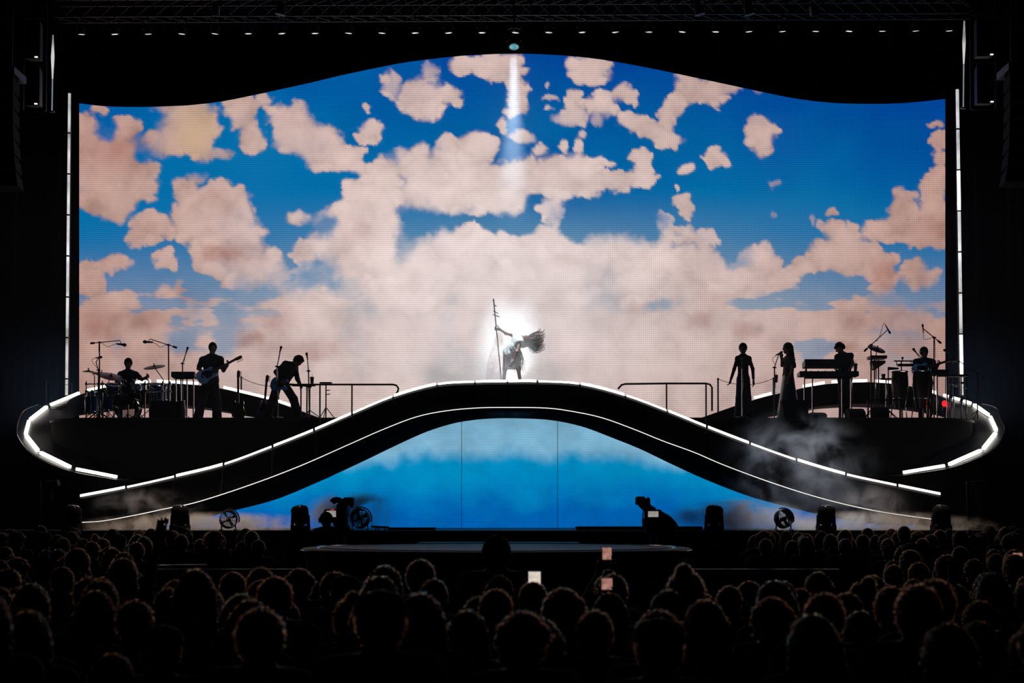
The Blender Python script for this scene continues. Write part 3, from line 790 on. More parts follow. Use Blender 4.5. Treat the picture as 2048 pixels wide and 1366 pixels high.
TOPU = [161, 209, 250, 296, 340, 384, 443, 502, 560, 619, 677, 750, 817, 905, 960, 1028, 1110, 1198, 1300, 1417, 1534, 1593, 1652, 1710, 1769, 1827, 1887]
TOPV = [207, 212.5, 213.8, 213.8, 212.5, 210, 203, 191.5, 179, 166, 152, 136.5, 124, 113.5, 109.5, 107.6, 110, 118.5, 136.5, 161, 186, 197.4, 204.7, 207.6, 207.6, 204.7, 198.3]
fT = smooth_interp(TOPU, TOPV)
YS = 40.0
scr = thing('led_wall', 'huge wave-topped video screen showing pink clouds in a blue sky', 'screen', (0, YS, DECK))
xl, xr = P(158.5, 500, YS)[0], P(1890, 500, YS)[0]
# real edges are plumb: keep the wall's sides vertical in the place
us = np.linspace(158.5, 1890.5, 560)
film = led_panel('film_surface', scr, YS, us, lambda u: fT(u), lambda u: 846, 235, sky_picture, led_material('led_film', PX(4.1, YS), .95))
m = MB(); rg = []
for u in np.linspace(156.5, 1892.5, 120):
    a = P(u, fT(u) - 1.5, YS + .02); b = P(u, 850, YS + .02); t = V3(0, .22, 0)
    rg.append([a, a + t, V3(b[0], b[1] + .22, DECK), V3(b[0], b[1], DECK)])
m.loft(rg); m.build('back_frame', 'black_matte', scr, angle=30)

def water_picture(u, v):
    n = fbm(u, v * 1.6, 70, 311, 5) - .5; e = fbm(u, v, 26, 320, 4) - .5
    t = (v - 838) / 220.0 + n * .10
    top = lin((120, 172, 200)); mid = lin((0, 138, 190)); low = lin((0, 94, 174))
    edge = 922 + (fbm(u, v * 0, 60, 331, 4) - .5) * 26 + e * 18 - 18 * np.exp(-((u - 1024) / 200) ** 2)
    a = sstep(-16, 22, v - edge)[..., None]
    b = np.clip((v - 945) / 90 + n * .9, 0, 1)[..., None]
    streak = (1 + .22 * e)[..., None]
    return (top * (1 + n[..., None] * .5) * (1 - a) + (mid * (1 - b) + low * b) * a) * streak
low = thing('lower_screen', 'arch-shaped video screen of blue water and mist below the walkway', 'screen', (0, 32.85, DECK))
lm = led_material('led_water', PX(3.4, 32.85), 1.0)
for u0, u1 in ((318, 922.6), (923.6, 1114.6), (1115.6, 1830)):
    uu = np.linspace(u0, u1, max(12, int((u1 - u0) / 5)))
    p_ = led_panel('screen_panel', low, 32.85, uu, lambda u: fL(u) + (fB(u) - fL(u)) * .35, lambda u: 1056, 60, water_picture, lm)
m = MB(); rg = []
for u in np.linspace(316, 1832, 80):
    a = P(u, fL(u) + (fB(u) - fL(u)) * .30, 32.9); rg.append([a, a + V3(0, .12, 0), V3(a[0], a[1] + .12, DECK), V3(a[0], a[1], DECK)])
m.loft(rg); m.build('back_frame', 'black_matte', low, angle=30)
# ---------------------------------------------------------------- rigging overhead
def truss(name, label, a, b, w, parentcat='truss'):
    a = np.asarray(a, float); b = np.asarray(b, float)
    t = thing(name, label, parentcat, (a + b) / 2)
    d, s_, u_ = frame_of(b - a); L = np.linalg.norm(b - a); n = max(2, int(L / (w * 1.1)))
    for p, q in ((-1, -1), (1, -1), (1, 1), (-1, 1)):
        m = MB(); o = s_ * p * w / 2 + u_ * q * w / 2; m.tube(a + o, b + o, .025, n=6); m.build('chord', 'dark_metal', t)
    m = MB()
    for i in range(n):
        p0 = a + (b - a) * i / n; p1 = a + (b - a) * (i + 1) / n
        for (x0, y0, x1, y1) in ((-1, -1, 1, -1), (1, -1, 1, 1), (1, 1, -1, 1), (-1, 1, -1, -1)):
            m.tube(p0 + s_ * x0 * w / 2 + u_ * y0 * w / 2, p1 + s_ * x1 * w / 2 + u_ * y1 * w / 2, .012, n=5)
    m.build('lattice', 'dark_metal', t)
    return t
def vrow(u): return 69 - (u - 163) * 7 / 1735
YT = 34.0
tp0, tp1 = P(110, vrow(110) - 47, YT), P(1945, vrow(1945) - 47, YT)
truss('lighting_truss', 'long black lattice truss spanning above the cloud screen', tp0, tp1, .4)
def spot_fixture(u, v, y, label, lens, s=1.0, aim=(0, -.5, -1), group='small lamps along the truss'):
    p = P(u, v, y - (.2 if group and 'truss' in group else 0)); t = thing('spot_lamp', label, 'lamp', p, group)
    d = unit(aim)
    m = MB(); m.lathe(p - d * .30 * s, d, [(0, .05 * s), (.03 * s, .10 * s), (.22 * s, .12 * s), (.29 * s, .13 * s), (.30 * s, .105 * s)], 18); m.build('housing', 'black_paint', t)
    m = MB(); m.lathe(p - d * .004, d, [(0, .10 * s), (.004, .10 * s)], 18); m.build('lens', lens, t)
    m = MB(); c = p - d * .15 * s
    m.poly([c + V3(.15 * s, 0, 0), c + V3(.15 * s, 0, .25 * s), c + V3(.08 * s, 0, .30 * s), c + V3(-.08 * s, 0, .30 * s), c + V3(-.15 * s, 0, .25 * s), c + V3(-.15 * s, 0, 0)], .014 * s, 6); m.build('yoke', 'dark_metal', t)
    m = MB(); m.tube(c + V3(0, 0, .30 * s), c + V3(0, 0, .42 * s), .02 * s); m.build('clamp', 'dark_metal', t)
    return t, p
ORD = 'first second third fourth fifth sixth seventh eighth ninth tenth eleventh twelfth thirteenth fourteenth'.split()
for i in range(27):
    u = 163 + i * 66.75
    side = ('%s lamp from the drummer end of the overhead truss' % ORD[i]) if i < 13 else ('lamp at the middle of the truss, above the beam' if i == 13 else '%s lamp from the conga end of the overhead truss' % ORD[26 - i])
    spot_fixture(u, vrow(u), YT, 'small ' + side, 'lens_glow', .75, aim=(.10 * math.sin(i * 1.3), .20 - .07 * math.exp(-((u - 1040) / 330) ** 2), -1))
# the lamp whose beam falls on the performer
bt, bp = spot_fixture(1028, 94, 30.9, 'bright blue-white lamp sending a beam straight down to the performer', 'lens_blue', 1.0, aim=(0, -.35, -1), group=None)
m = MB(); m.tube(bp + V3(0, .12, .4), V3(bp[0], bp[1] + .12, 15.2), .02); m.build('drop_pole', 'dark_metal', bt)
ld = bpy.data.lights.new('beam', 'SPOT'); ld.energy = 15000; ld.color = (.78, .90, 1); ld.spot_size = math.radians(17); ld.spot_blend = 1; ld.shadow_soft_size = .09
lo = bpy.data.objects.new('beam', ld); COL.objects.link(lo); lo.parent = bt
lo.location = (0, -.02, -.12); tgt = P(1020, 735, 30.5) - bp - V3(0, -.02, -.12)
lo.rotation_euler = Vector(tgt).to_track_quat('-Z', 'Y').to_euler()
# two weak cold lamps on the band, three added to light plume and fog
for u, yl, tu, tv, ty, en, colr, ang, lab in ((430, 29.5, 330, 800, 34.2, 190, (.35, .55, 1), 30, 'cold front lamp hanging ahead of the truss above the drummer and bassist'), (1630, 29.5, 1800, 800, 34.2, 190, (.35, .55, 1), 30, 'cold front lamp hanging ahead of the truss above the keyboards'),
        (1400, 28.0, 1600, 940, 28.8, 2600, (.55, .75, 1), 17, 'cold lamp added ahead of the truss to light the smoke plume'), (560, 27.8, 400, 1045, 28.7, 3400, (1, .78, .62), 34, 'warm lamp added ahead of the truss to light the drummer side fog'), (1500, 27.8, 1730, 1045, 28.7, 3000, (1, .80, .66), 34, 'warm lamp added ahead of the truss to light the conga side fog')):
    p = P(u, 30, yl); q = P(tu, tv, ty)
    t, p = spot_fixture(u, 30, yl, lab, 'black_gloss', .8, aim=q - p, group=None)
    m = MB(); c_ = p - unit(q - p) * .12; m.tube(c_ + V3(0, 0, .3), V3(c_[0], c_[1], 16.5), .02); m.build('drop_pole', 'dark_metal', t)
    ld = bpy.data.lights.new('wash', 'SPOT'); ld.energy = en; ld.color = colr; ld.spot_size = math.radians(ang); ld.spot_blend = .8; ld.shadow_soft_size = .12
    lo = bpy.data.objects.new('wash', ld); COL.objects.link(lo); lo.parent = t; d = unit(q - p); lo.location = d * .05
    lo.rotation_euler = Vector(d).to_track_quat('-Z', 'Y').to_euler()

# tall light tubes at the screen's sides
def light_tube(label, a, b, y, cuts, r, mats):
    pa, pb = P(a[0], a[1], y), P(b[0], b[1], y)
    t = thing('light_tube', label, 'light tube', pb, 'vertical light tubes')
    for i in range(len(cuts) - 1):
        f0 = (cuts[i] - a[1]) / (b[1] - a[1]); f1 = (cuts[i + 1] - a[1]) / (b[1] - a[1])
        p, q = pa + (pb - pa) * f0, pa + (pb - pa) * f1; d = unit(q - p)
        m = MB(); m.tube(p + d * .014, q - d * .014, r, n=10); m.build('tube_segment', mats[i % len(mats)], t)
        m = MB(); m.tube(q - d * .02, q + d * .02, r * 1.25, n=10); m.build('joint', 'dark_metal', t)
    m = MB(); m.tube(pa + V3(0, r * 2.6, .1), V3(pb[0], pb[1] + r * 2.6, 0), .035, n=8); m.build('mast', 'black_paint', t)
    return t
light_tube('tall segmented white light tube beside the screen on the drummer side', (139, 186), (133, 792), 38.6, [186, 267, 349, 431, 513, 595, 676, 758, 792], .036, ['led_tube'])
light_tube('tall segmented white light tube beside the screen on the conga side', (1914.5, 178), (1924, 792), 38.6, [178, 259, 341, 423, 505, 587, 669, 751, 792], .042, ['led_tube', 'led_tube', 'led_white', 'led_tube'])
def hung_tube(label, u, v0, v1, v2, y):
    p0, p1, p2 = P(u, v0, y), P(u - 1, v1, y), P(u - 2, v2, y)
    t = thing('hanging_light_tube', label, 'light tube', p2, 'short hanging light tubes')
    m = MB(); m.poly([p0, (p0 + p1) / 2, p1], [.012, .036, .014], 10); m.build('tube_segment', 'led_tube', t)
    m = MB(); m.tube(p1, p2, .014, n=8); m.build('tube_segment', 'led_tube_dim', t)
    m = MB(); m.tube(p0, p0 + V3(0, 0, 3), .008, n=6); m.build('hanging_wire', 'dark_metal', t)
    m = MB(); m.box(p2 - V3(.05, .03, .03), p2 + V3(.05, .03, 0)); m.build('end_cap', 'steel', t)
hung_tube('short bright light tube hanging by the lamp frame on the drummer side', 106, 70, 158, 222, 30)
hung_tube('short bright light tube hanging by the lamp frame on the conga side', 1928.5, 42, 128, 215, 30)

def line_array(label, uc, v0, n, y, lean):
    top = P(uc, v0, y); t = thing('line_array', label, 'loudspeaker', top, 'hanging loudspeaker columns')
    p = top.copy(); a = 0
    for i in range(n):
        a = lean * .011 * i * i / 3.0
        dz = V3(0, -math.sin(abs(a)) * .0, -.27); q = p + V3(math.sin(a) * .27, 0, -.27 * math.cos(a))
        m = MB(); w = .48; d = .3
        o = V3(0, .30, 0)
        m.hexa([q + V3(-w, -.30, 0), q + V3(w, -.30, 0), q + V3(w * .8, .3, .03), q + V3(-w * .8, .3, .03), p + V3(-w, -.30, -.015), p + V3(w, -.30, -.015), p + V3(w * .8, .3, -.045), p + V3(-w * .8, .3, -.045)])
        c = m.build('cabinet', 'black_matte', t)
        m = MB(); m.hexa([q + V3(-w * .92, -.325, .03), q + V3(w * .92, -.325, .03), q + V3(w * .92, -.302, .03), q + V3(-w * .92, -.302, .03), p + V3(-w * .92, -.325, -.04), p + V3(w * .92, -.325, -.04), p + V3(w * .92, -.302, -.04), p + V3(-w * .92, -.302, -.04)])
        m.build('grille', 'black_matte', c)
        p = q
    m = MB(); m.box(top + V3(-.5, -.3, 0), top + V3(.5, .3, .12)); m.build('flying_frame', 'dark_metal', t)
    for s_ in (-.35, .35):
        m = MB(); m.tube(top + V3(s_, 0, .12), top + V3(s_, 0, 5), .015, n=6); m.build('hanging_chain', 'dark_metal', t)
line_array('curved hanging column of black loudspeakers at the drummer side edge', -18, 158, 7, 24, 1)
line_array('curved hanging column of black loudspeakers at the conga side edge', 2064, 150, 7, 24, -1)
def lamp_frame(label, u0, u1, v0, v1, y, cells):
    a, b = P(u0, v1, y), P(u1, v0, y); t = thing('blinder_lamp', label, 'lamp', ((a[0] + b[0]) / 2, y, a[2]), 'hanging frames of blinder lamps')
    m = MB()
    for x in (a[0], b[0]): m.tube((x, y, a[2]), (x, y, b[2] + 2.5), .03, n=6)
    for f in (0, .5, 1): z = a[2] + (b[2] - a[2]) * f; m.tube((a[0], y, z), (b[0], y, z), .025, n=6)
    m.build('frame', 'dark_metal', t)
    for i in range(cells):
        z0 = a[2] + (b[2] - a[2]) * (i + .08) / cells; z1 = a[2] + (b[2] - a[2]) * (i + .92) / cells
        m = MB(); x0, x1 = a[0] + .08, b[0] - .08
        m.hexa([(x0, y - .14, z0), (x1, y - .14, z0), (x1 - .05, y + .2, z0 + .05), (x0 + .05, y + .2, z0 + .05), (x0, y - .14, z1), (x1, y - .14, z1), (x1 - .05, y + .2, z1 - .05), (x0 + .05, y + .2, z1 - .05)])
        c = m.build('lamp_box', 'black_paint', t)
        m = MB(); m.box((x0 + .05, y - .16, z0 + .05), (x1 - .05, y - .141, z1 - .05)); m.build('lens_plate', 'black_gloss', c)
        m = MB(); m.box((x1 - .10, y - .17, z0 + .02), (x1 - .04, y - .142, z0 + .04)); m.build('indicator', 'led_line', c)
lamp_frame('dark hanging frame with two lamp boxes beside the drummer side loudspeakers', 45, 92, 36, 222, 30, 2)
lamp_frame('dark hanging frame with two lamp boxes beside the conga side loudspeakers', 1943, 1992, 30, 218, 30, 2)

# uplight on the walkway behind the performer's feet
# ---------------------------------------------------------------- instrument builders
def tripod(m, foot, hub_h, r, yaw=0, n=3, tr=.011):
    for i in range(n):
        a = yaw + 2 * math.pi * i / n
        m.tube(foot + V3(0, 0, hub_h), foot + V3(math.cos(a) * r, math.sin(a) * r, .012), tr, n=6)
def mic_stand(label, y, u, pts, kind='tripod', mic_dir=None, group='microphone stands on the platforms', mic_len=.17, mic_r=.026, cable=True):
    """pts: pixel polyline from the bottom of the pole to the microphone"""
    foot = P(u, 835, y); foot[2] = PLAT
    t = thing('microphone_stand', label, 'microphone stand', foot, group)
    q = [P(a, b, y) for a, b in pts]
    m = MB(); m.tube(foot + V3(0, 0, .02), q[0], .016); m.build('pole', 'chrome' if kind == 'round' else 'dark_metal', t)
    if kind == 'round': m = MB(); m.lathe(foot, (0, 0, 1), [(0, .15), (.015, .15), (.03, .12), (.04, .025)], 20); m.build('base', 'dark_metal', t)
    else: m = MB(); tripod(m, foot, .22, .30, random.random() * 2); m.build('base', 'dark_metal', t)
    m = MB(); m.ball(q[0], .03, 8); m.tube(q[0] - V3(.05, 0, 0), q[0] + V3(.05, 0, 0), .012); m.build('clutch', 'dark_metal', t)
    if len(q) > 1:
        m = MB(); e = unit(q[0] - q[1]) if len(q) > 1 else V3(0, 0, 1)
        m.poly(([q[0] + e * .12] if kind == 'boom' else []) + q, .012, 6); m.build('boom', 'dark_metal', t)
        if kind == 'boom': m = MB(); m.tube(q[0] + e * .12, q[0] + e * .22, .026); m.build('counterweight', 'dark_metal', t)
    d = unit(mic_dir if mic_dir is not None else q[-1] - q[-2]); p = q[-1]
    m = MB(); m.lathe(p - d * mic_len * .5, d, [(0, mic_r * .55), (mic_len * .65, mic_r * .8), (mic_len * .70, mic_r * 1.1), (mic_len * .85, mic_r * 1.25), (mic_len, mic_r * .6), (mic_len * 1.01, .002)], 14); m.build('microphone', 'black_paint', t)
    if cable and len(q) > 1:
        k = p - d * mic_len * .5; m = MB(); m.poly(curve([k, k - d * .10 + V3(0, -.02, -.05), (k + q[0]) / 2 + V3(0, -.02, -.09), q[0] + V3(0, -.03, -.02), q[0] + V3(0.02, -.03, -.5)], 14), .006, 5); m.build('cable', 'black_matte', t)
    return t
def cymbal(label, y, c, R, tilt, pole, group='cymbals of the drum kit'):
    """tilt: normal of the disc; pole: pixel points from floor upwards"""
    p = P(c[0], c[1], y); foot = P(pole[0][0], 835, y); foot[2] = PLAT
    t = thing('cymbal_stand', label, 'cymbal', foot, group); n = unit(tilt)
    m = MB(); m.lathe(p, n, [(-.006, R), (.004, R * .9), (.02, R * .35), (.03, R * .16), (.045, R * .06), (.046, .004)], 36); m.build('cymbal', 'cymbal', t)
    m = MB(); m.poly([foot + V3(0, 0, .03)] + [P(a, b, y) for a, b in pole[1:]] + [p - n * .01], .013, 6); m.build('pole', 'chrome', t)
    m = MB(); m.tube(p + n * .03, p + n * .09, .016); m.build('wing_nut', 'chrome', t)
    m = MB(); tripod(m, foot, .28, .30, 1.1); m.build('base', 'chrome', t)
def drum(name, label, c, axis, R, H, shell, head='drum_head', legs=None, group='drums of the kit', lugs=8):
    c = np.asarray(c, float); d = unit(axis); foot = c.copy(); foot[2] = PLAT
    t = thing(name, label, 'drum', foot, group)
    m = MB(); m.lathe(c - d * H / 2, d, [(0, R - .006), (.001, R), (H - .001, R), (H, R - .006)], 32)
    m.f = [f for f in m.f if len(f) == 4]; sh = m.build('shell', shell, t)
    for s_ in (-1, 1):
        m = MB(); m.ring(c + d * s_ * H / 2, d, R + .008, .014, 32, 6); m.build('hoop', 'chrome' if name != 'bass_drum' else 'black_gloss', t)
        m = MB(); m.lathe(c + d * s_ * (H / 2 - .008), d * s_, [(0, R * .985), (.004, R * .98)], 32); m.build('drum_head', head, t)
    _, a, b = frame_of(d)
    for i in range(lugs):
        w = 2 * math.pi * i / lugs; e = a * math.cos(w) + b * math.sin(w)
        m = MB(); m.tube(c + e * (R + .014) - d * H * .46, c + e * (R + .014) + d * H * .46, .007, n=5); m.build('tension_rod', 'chrome', t)
    if legs:
        for p, q in legs: m = MB(); m.tube(p, q, .011, n=6); m.build('leg', 'chrome', t)
    return t
def guitar(name, label, body, head, y_body, y_head, mat, kind='guitar', cat='guitar', facing=(0, -1, 0), L=None, stand=None, group=None, axis3=None, wscale=1.0):
    if axis3 is None: a, b = P(body[0], body[1], y_body), P(head[0], head[1], y_head)
    else: a, b = axis3
    d = unit(b - a); f = unit(np.asarray(facing, float) - d * np.dot(facing, d)); s_ = np.cross(d, f)
    L = L or np.linalg.norm(b - a)
    t = thing(name, label, cat, a - V3(0, 0, .2), group); k = wscale
    prof = [(-.24, .00), (-.225, .09), (-.17, .155), (-.08, .168), (0, .135), (.06, .125), (.12, .14), (.19, .135), (.245, .085), (.235, .055), (.17, .062), (.145, .03),
            (.145, -.03), (.16, -.06), (.21, -.075), (.20, -.115), (.13, -.13), (.06, -.115), (0, -.13), (-.08, -.165), (-.17, -.15), (-.225, -.085)]
    m = MB(); m.prism([a + d * x * k + s_ * w * k - f * .022 for x, w in prof], f * .044); m.build('body', mat, t, angle=35)
    pg = [(-.02, .09), (.08, .095), (.14, .06), (.14, -.05), (.05, -.09), (-.05, -.11), (-.10, -.07), (-.05, 0)]
    m = MB(); m.prism([a + d * x * k + s_ * w * k + f * .022 for x, w in pg], f * .004); m.build('pickguard', 'pickguard', t)
    for x in (.03, .10):
        m = MB(); c = a + d * x * k + f * .026; m.bar(c - s_ * .035, c + s_ * .035, .028, .012, up=f); m.build('pickup', 'black_gloss', t)
    m = MB(); c = a - d * .10 * k + f * .026; m.bar(c - s_ * .04, c + s_ * .04, .03, .014, up=f); m.build('bridge', 'chrome', t)
    m = MB(); m.bar(a + d * .10 + f * .012, a + d * (L - .20) + f * .012, .052, .026, up=f); nk = m.build('neck', 'wood_neck', t)
    h0 = a + d * (L - .20) + f * .008
    m = MB(); m.prism([h0 + s_ * .024, h0 + d * .06 + s_ * .045, h0 + d * .17 + s_ * .05, h0 + d * .205 + s_ * .015, h0 + d * .18 - s_ * .025, h0 + d * .05 - s_ * .032, h0 - s_ * .024], f * .016); hs = m.build('headstock', 'wood_neck', t)
    n = 4 if kind == 'bass' else 6
    for i in range(n):
        p = h0 + d * (.05 + .12 * i / (n - 1)) + s_ * .045
        m = MB(); m.tube(p, p + s_ * (.035 if kind == 'bass' else .025), .006, n=5); m.ball(p + s_ * (.045 if kind == 'bass' else .03), .013 if kind == 'bass' else .009, 5); m.build('tuning_peg', 'chrome', hs)
    return t
def wedge(label, u0, u1, v0, y, group='stage monitor wedges'):
    a, b = P(u0, 835, y), P(u1, v0, y); z1 = b[2]
    t = thing('monitor_speaker', label, 'speaker', ((a[0] + b[0]) / 2, y, PLAT), group)
    m = MB(); x0, x1 = a[0], b[0]; m.loft([[V3(x, y - .22, PLAT), V3(x, y - .22, PLAT + (z1 - PLAT) * .55), V3(x, y - .02, z1), V3(x, y + .2, z1), V3(x, y + .22, PLAT)] for x in (x0, x1)]); m.build('cabinet', 'black_matte', t)
    m = MB(); m.loft([[V3(x, y + .01, z1 + .004), V3(x, y + .19, z1 + .004), V3(x, y + .19, z1 + .012), V3(x, y + .01, z1 + .012)] for x in (x0 + .03, x1 - .03)]); m.build('grille', 'black_paint', t)
def stanchion(label, u, v0, y, z0, group='rope posts on the ramps'):
    a = P(u, v0, y); t = thing('rope_post', label, 'post', (a[0], a[1], z0), group)
    m = MB(); m.tube((a[0], a[1], z0), a, .022); m.build('post', 'dark_metal', t)
    m = MB(); m.ball(a, .03, 8); m.build('cap', 'dark_metal', t)
    m = MB(); m.lathe((a[0], a[1], z0), (0, 0, 1), [(0, .08), (.015, .08), (.025, .03)], 14); m.build('foot', 'dark_metal', t)
    return a
def keyboard(name, label, u0, u1, v0, v1, y, depth, tilt=0.0, group='keyboards on stands', legs=()):
    a, b = P(u0, v1, y), P(u1, v0, y); t = thing(name, label, 'keyboard', ((a[0] + b[0]) / 2, y, PLAT), group)
    z0, z1 = a[2], b[2]; x0, x1 = a[0], b[0]; r = tilt
    m = MB(); m.loft([[V3(x, y, z0), V3(x, y + depth, z0 - r), V3(x, y + depth, z1 - r - (z1 - z0) * .3), V3(x, y + .02, z1)] for x in (x0, x1)]); m.build('case', 'black_paint', t)
    n = 36; kw = (x1 - x0 - .12) / n
    zk = lambda f: z1 - (r + (z1 - z0) * .3) * f + .004
    m = MB()
    for i in range(n):
        x = x0 + .06 + i * kw; m.hexa([(x + .001, y + depth * .55, zk(.55)), (x + kw - .001, y + depth * .55, zk(.55)), (x + kw - .001, y + depth * .97, zk(.97)), (x + .001, y + depth * .97, zk(.97)),
                                       (x + .001, y + depth * .55, zk(.55) + .012), (x + kw - .001, y + depth * .55, zk(.55) + .012), (x + kw - .001, y + depth * .97, zk(.97) + .012), (x + .001, y + depth * .97, zk(.97) + .012)])
    k = m.build('keys', 'drum_head', t); k['kind'] = 'stuff'
    m = MB()
    for i in range(8): c = V3(x0 + .12 + i * (x1 - x0 - .24) / 7, y + depth * .25, zk(.25)); m.lathe(c, (0, 0, 1), [(0, .014), (.02, .012)], 8)
    m.build('knobs', 'steel', t)['kind'] = 'stuff'
    for u in legs:
        p = P(u, v1, y + depth * .45); m = MB(); m.tube((p[0], p[1], PLAT), (p[0], p[1], z0 + .01), .02); lg = m.build('stand_leg', 'chrome', t)
        m = MB(); m.bar((p[0], p[1] - .25, PLAT + .02), (p[0], p[1] + .3, PLAT + .02), .04, .03); m.build('foot', 'dark_metal', lg)
    if legs:
        m = MB(); p, q = P(legs[0], v1, y + depth * .45), P(legs[-1], v1, y + depth * .45); m.bar((p[0], p[1], z0 - .03), (q[0], q[1], z0 - .03), .05, .04); m.build('crossbar', 'dark_metal', t)
    return t

# ---------------------------------------------------------------- drummer and kit
YD = 34.6
posed('person', 'drummer in a dark t-shirt sitting behind the kit with arms out', 35.0, dict(base=(256, 842), head=(256.5, 727), neck=(256, 742), pel=(256, 789), shl=(241.5, 749), shr=(271.5, 749), ell=(233, 765, -.1), elr=(284, 759, -.12),
      wrl=(247, 770, -.42), wrr=(294, 754, -.35), hpl=(250, 792), hpr=(263, 792), knl=(238, 793, -.42), knr=(276, 793, -.42), anl=(240, 835, -.5), anr=(274, 835, -.5)), floor=PLAT, face=(0.05, -1, -.1), hair='short', hair_mat='hair_black', top='cloth_black', sleeve=.6, grip=(1, 1))
p = P(256, 795, 35.05); t = thing('drum_throne', 'round padded stool under the drummer', 'stool', (p[0], p[1], PLAT))
m = MB(); m.lathe((p[0], p[1], p[2] - .17), (0, 0, 1), [(0, .15), (.02, .17), (.07, .17), (.085, .15)], 24); m.build('seat', 'leather', t)
m = MB(); m.tube((p[0], p[1], PLAT + .1), (p[0], p[1], p[2] - .165), .02); m.build('post', 'chrome', t)
m = MB(); tripod(m, V3(p[0], p[1], PLAT), .22, .24); m.build('base', 'chrome', t)
for s_, e in ((-1, (262, 768)), (1, (275, 768))):
    a = P(247 if s_ < 0 else 294, 768 if s_ < 0 else 752, 34.58); b = P(e[0], e[1], 34.5); d = unit(b - a)
    m = MB(); m.poly([a - d * .06, a + d * .28, a + d * .31, a + d * .33], [.008, .006, .004, .007], 6)
    tag(m.build('drumstick', 'wood_neck', base=a), 'pale wooden drumstick in the drummer\'s %s hand' % ('lower' if s_ < 0 else 'raised'), 'drumstick', 'drumsticks')
cb = P(256, 812, 34.1); cb[2] = PLAT + .29
drum('bass_drum', 'large bass drum with see-through head at the front of the kit', cb, (0, -1, .02), .275, .36, 'black_gloss', 'clear_head', [(cb + V3(-.25, -.1, -.1), cb + V3(-.36, -.22, -.285)), (cb + V3(.25, -.1, -.1), cb + V3(.36, -.22, -.285))])
c = P(187, 808, 34.2); drum('floor_tom', 'dark blue floor tom standing outermost on the drum kit', c, (0, -.05, 1), .20, .38, 'drum_blue', legs=[(c + V3(math.cos(a) * .225, math.sin(a) * .225, .1), V3(c[0] + math.cos(a) * .24, c[1] + math.sin(a) * .24, PLAT)) for a in (.5, 2.6, 4.7)])
c = P(215, 806, 34.5); drum('floor_tom', 'dark blue floor tom between the outermost tom and the bass drum', c, (0, -.08, 1), .18, .34, 'drum_blue', legs=[(c + V3(math.cos(a) * .2, math.sin(a) * .2, .1), V3(c[0] + math.cos(a) * .21, c[1] + math.sin(a) * .21, PLAT)) for a in (.9, 3.0, 5.1)])
c = P(279, 774, 34.55); drum('snare_drum', 'shallow bright snare drum in front of the drummer', c, (0, -.15, 1), .175, .13, 'chrome', legs=[(c - V3(0, 0, .06), V3(c[0], c[1], PLAT + .15)), (V3(c[0], c[1], PLAT + .2), V3(c[0] - .2, c[1] - .1, PLAT)), (V3(c[0], c[1], PLAT + .2), V3(c[0] + .2, c[1] - .1, PLAT)), (V3(c[0], c[1], PLAT + .2), V3(c[0], c[1] + .2, PLAT))])
c = P(225, 778, 34.4); drum('rack_tom', 'small blue rack tom tilted above the bass drum', c, (.15, -.35, 1), .145, .20, 'drum_blue', legs=[(c - V3(0, 0, .1), V3(c[0] + .02, c[1] + .06, PLAT))])
c = P(318, 786, 34.4); drum('floor_tom', 'dark blue drum on legs between the snare and the side keyboard', c, (0, -.1, 1), .19, .34, 'drum_blue', legs=[(c + V3(math.cos(a) * .21, math.sin(a) * .21, .1), V3(c[0] + math.cos(a) * .22, c[1] + math.sin(a) * .22, PLAT)) for a in (.2, 2.3, 4.4)])
cymbal('thin crash cymbal highest at the outer edge of the kit', YD - .1, (177, 743), .15, (.05, -.18, 1), [(189, 835), (189, 752), (184, 745)])
cymbal('wide ride cymbal tilted just above the outer toms', YD - .2, (222, 753), .30, (.28, -.35, 1), [(214, 835), (214, 770)])
cymbal('second tilted cymbal overlapping the wide ride cymbal', YD + .1, (203, 748), .22, (.20, -.25, 1), [(196, 835), (196, 765)])
cymbal('bronze crash cymbal on a slanted arm beside the drummer\'s raised hand', YD, (309, 734), .265, (-.10, -.32, 1), [(328, 835), (327, 760)])
cymbal('pair of small hi-hat cymbals low beside the snare drum', YD - .1, (298, 768), .17, (0, -.08, 1), [(299, 835), (298, 790)])
mic_stand('overhead microphone stand over the outer cymbals, boom reaching over the drummer', YD - .3, 199, [(199, 685), (240, 681), (243, 689)], 'boom', mic_dir=V3(1, 0, -.15), mic_len=.24, mic_r=.035)
mic_stand('overhead microphone stand behind the bronze crash, boom reaching over the drummer', YD - .3, 338, [(337, 690), (300, 678), (296, 684)], 'boom', mic_dir=V3(-1, 0, .05), mic_len=.24, mic_r=.035)
mic_stand('short microphone stand with a bent arm behind the outer cymbals', YD - .5, 197, [(197, 740), (192, 724), (198, 715)], 'tripod', mic_dir=V3(1, -.2, .1))
mic_stand('straight microphone stand with slanted arm over the side keyboard', YD + .3, 366, [(365, 727), (369, 716), (374, 700)], 'tripod', mic_dir=V3(.35, -.2, 1))
keyboard('sampler_keyboard', 'short boxy keyboard on chrome legs between drums and bassist', 342, 389, 743, 753, YD - .3, .36, .03, legs=(352, 362, 374, 387))
wedge('black monitor wedge in front of the side keyboard', 304, 352, 803, 33.75)
p = P(362, 833, 33.9); t = thing('conga_drum', 'slim tapering drum standing between wedge and bassist', 'drum', (p[0], p[1], PLAT))
m = MB(); m.lathe((p[0], p[1], PLAT), (0, 0, 1), [(0, .10), (.2, .12), (.40, .09), (.44, .085)], 20); m.build('shell', 'conga', t); m = MB(); m.ring((p[0], p[1], PLAT + .44), (0, 0, 1), .09, .012, 20); m.build('hoop', 'chrome', t)

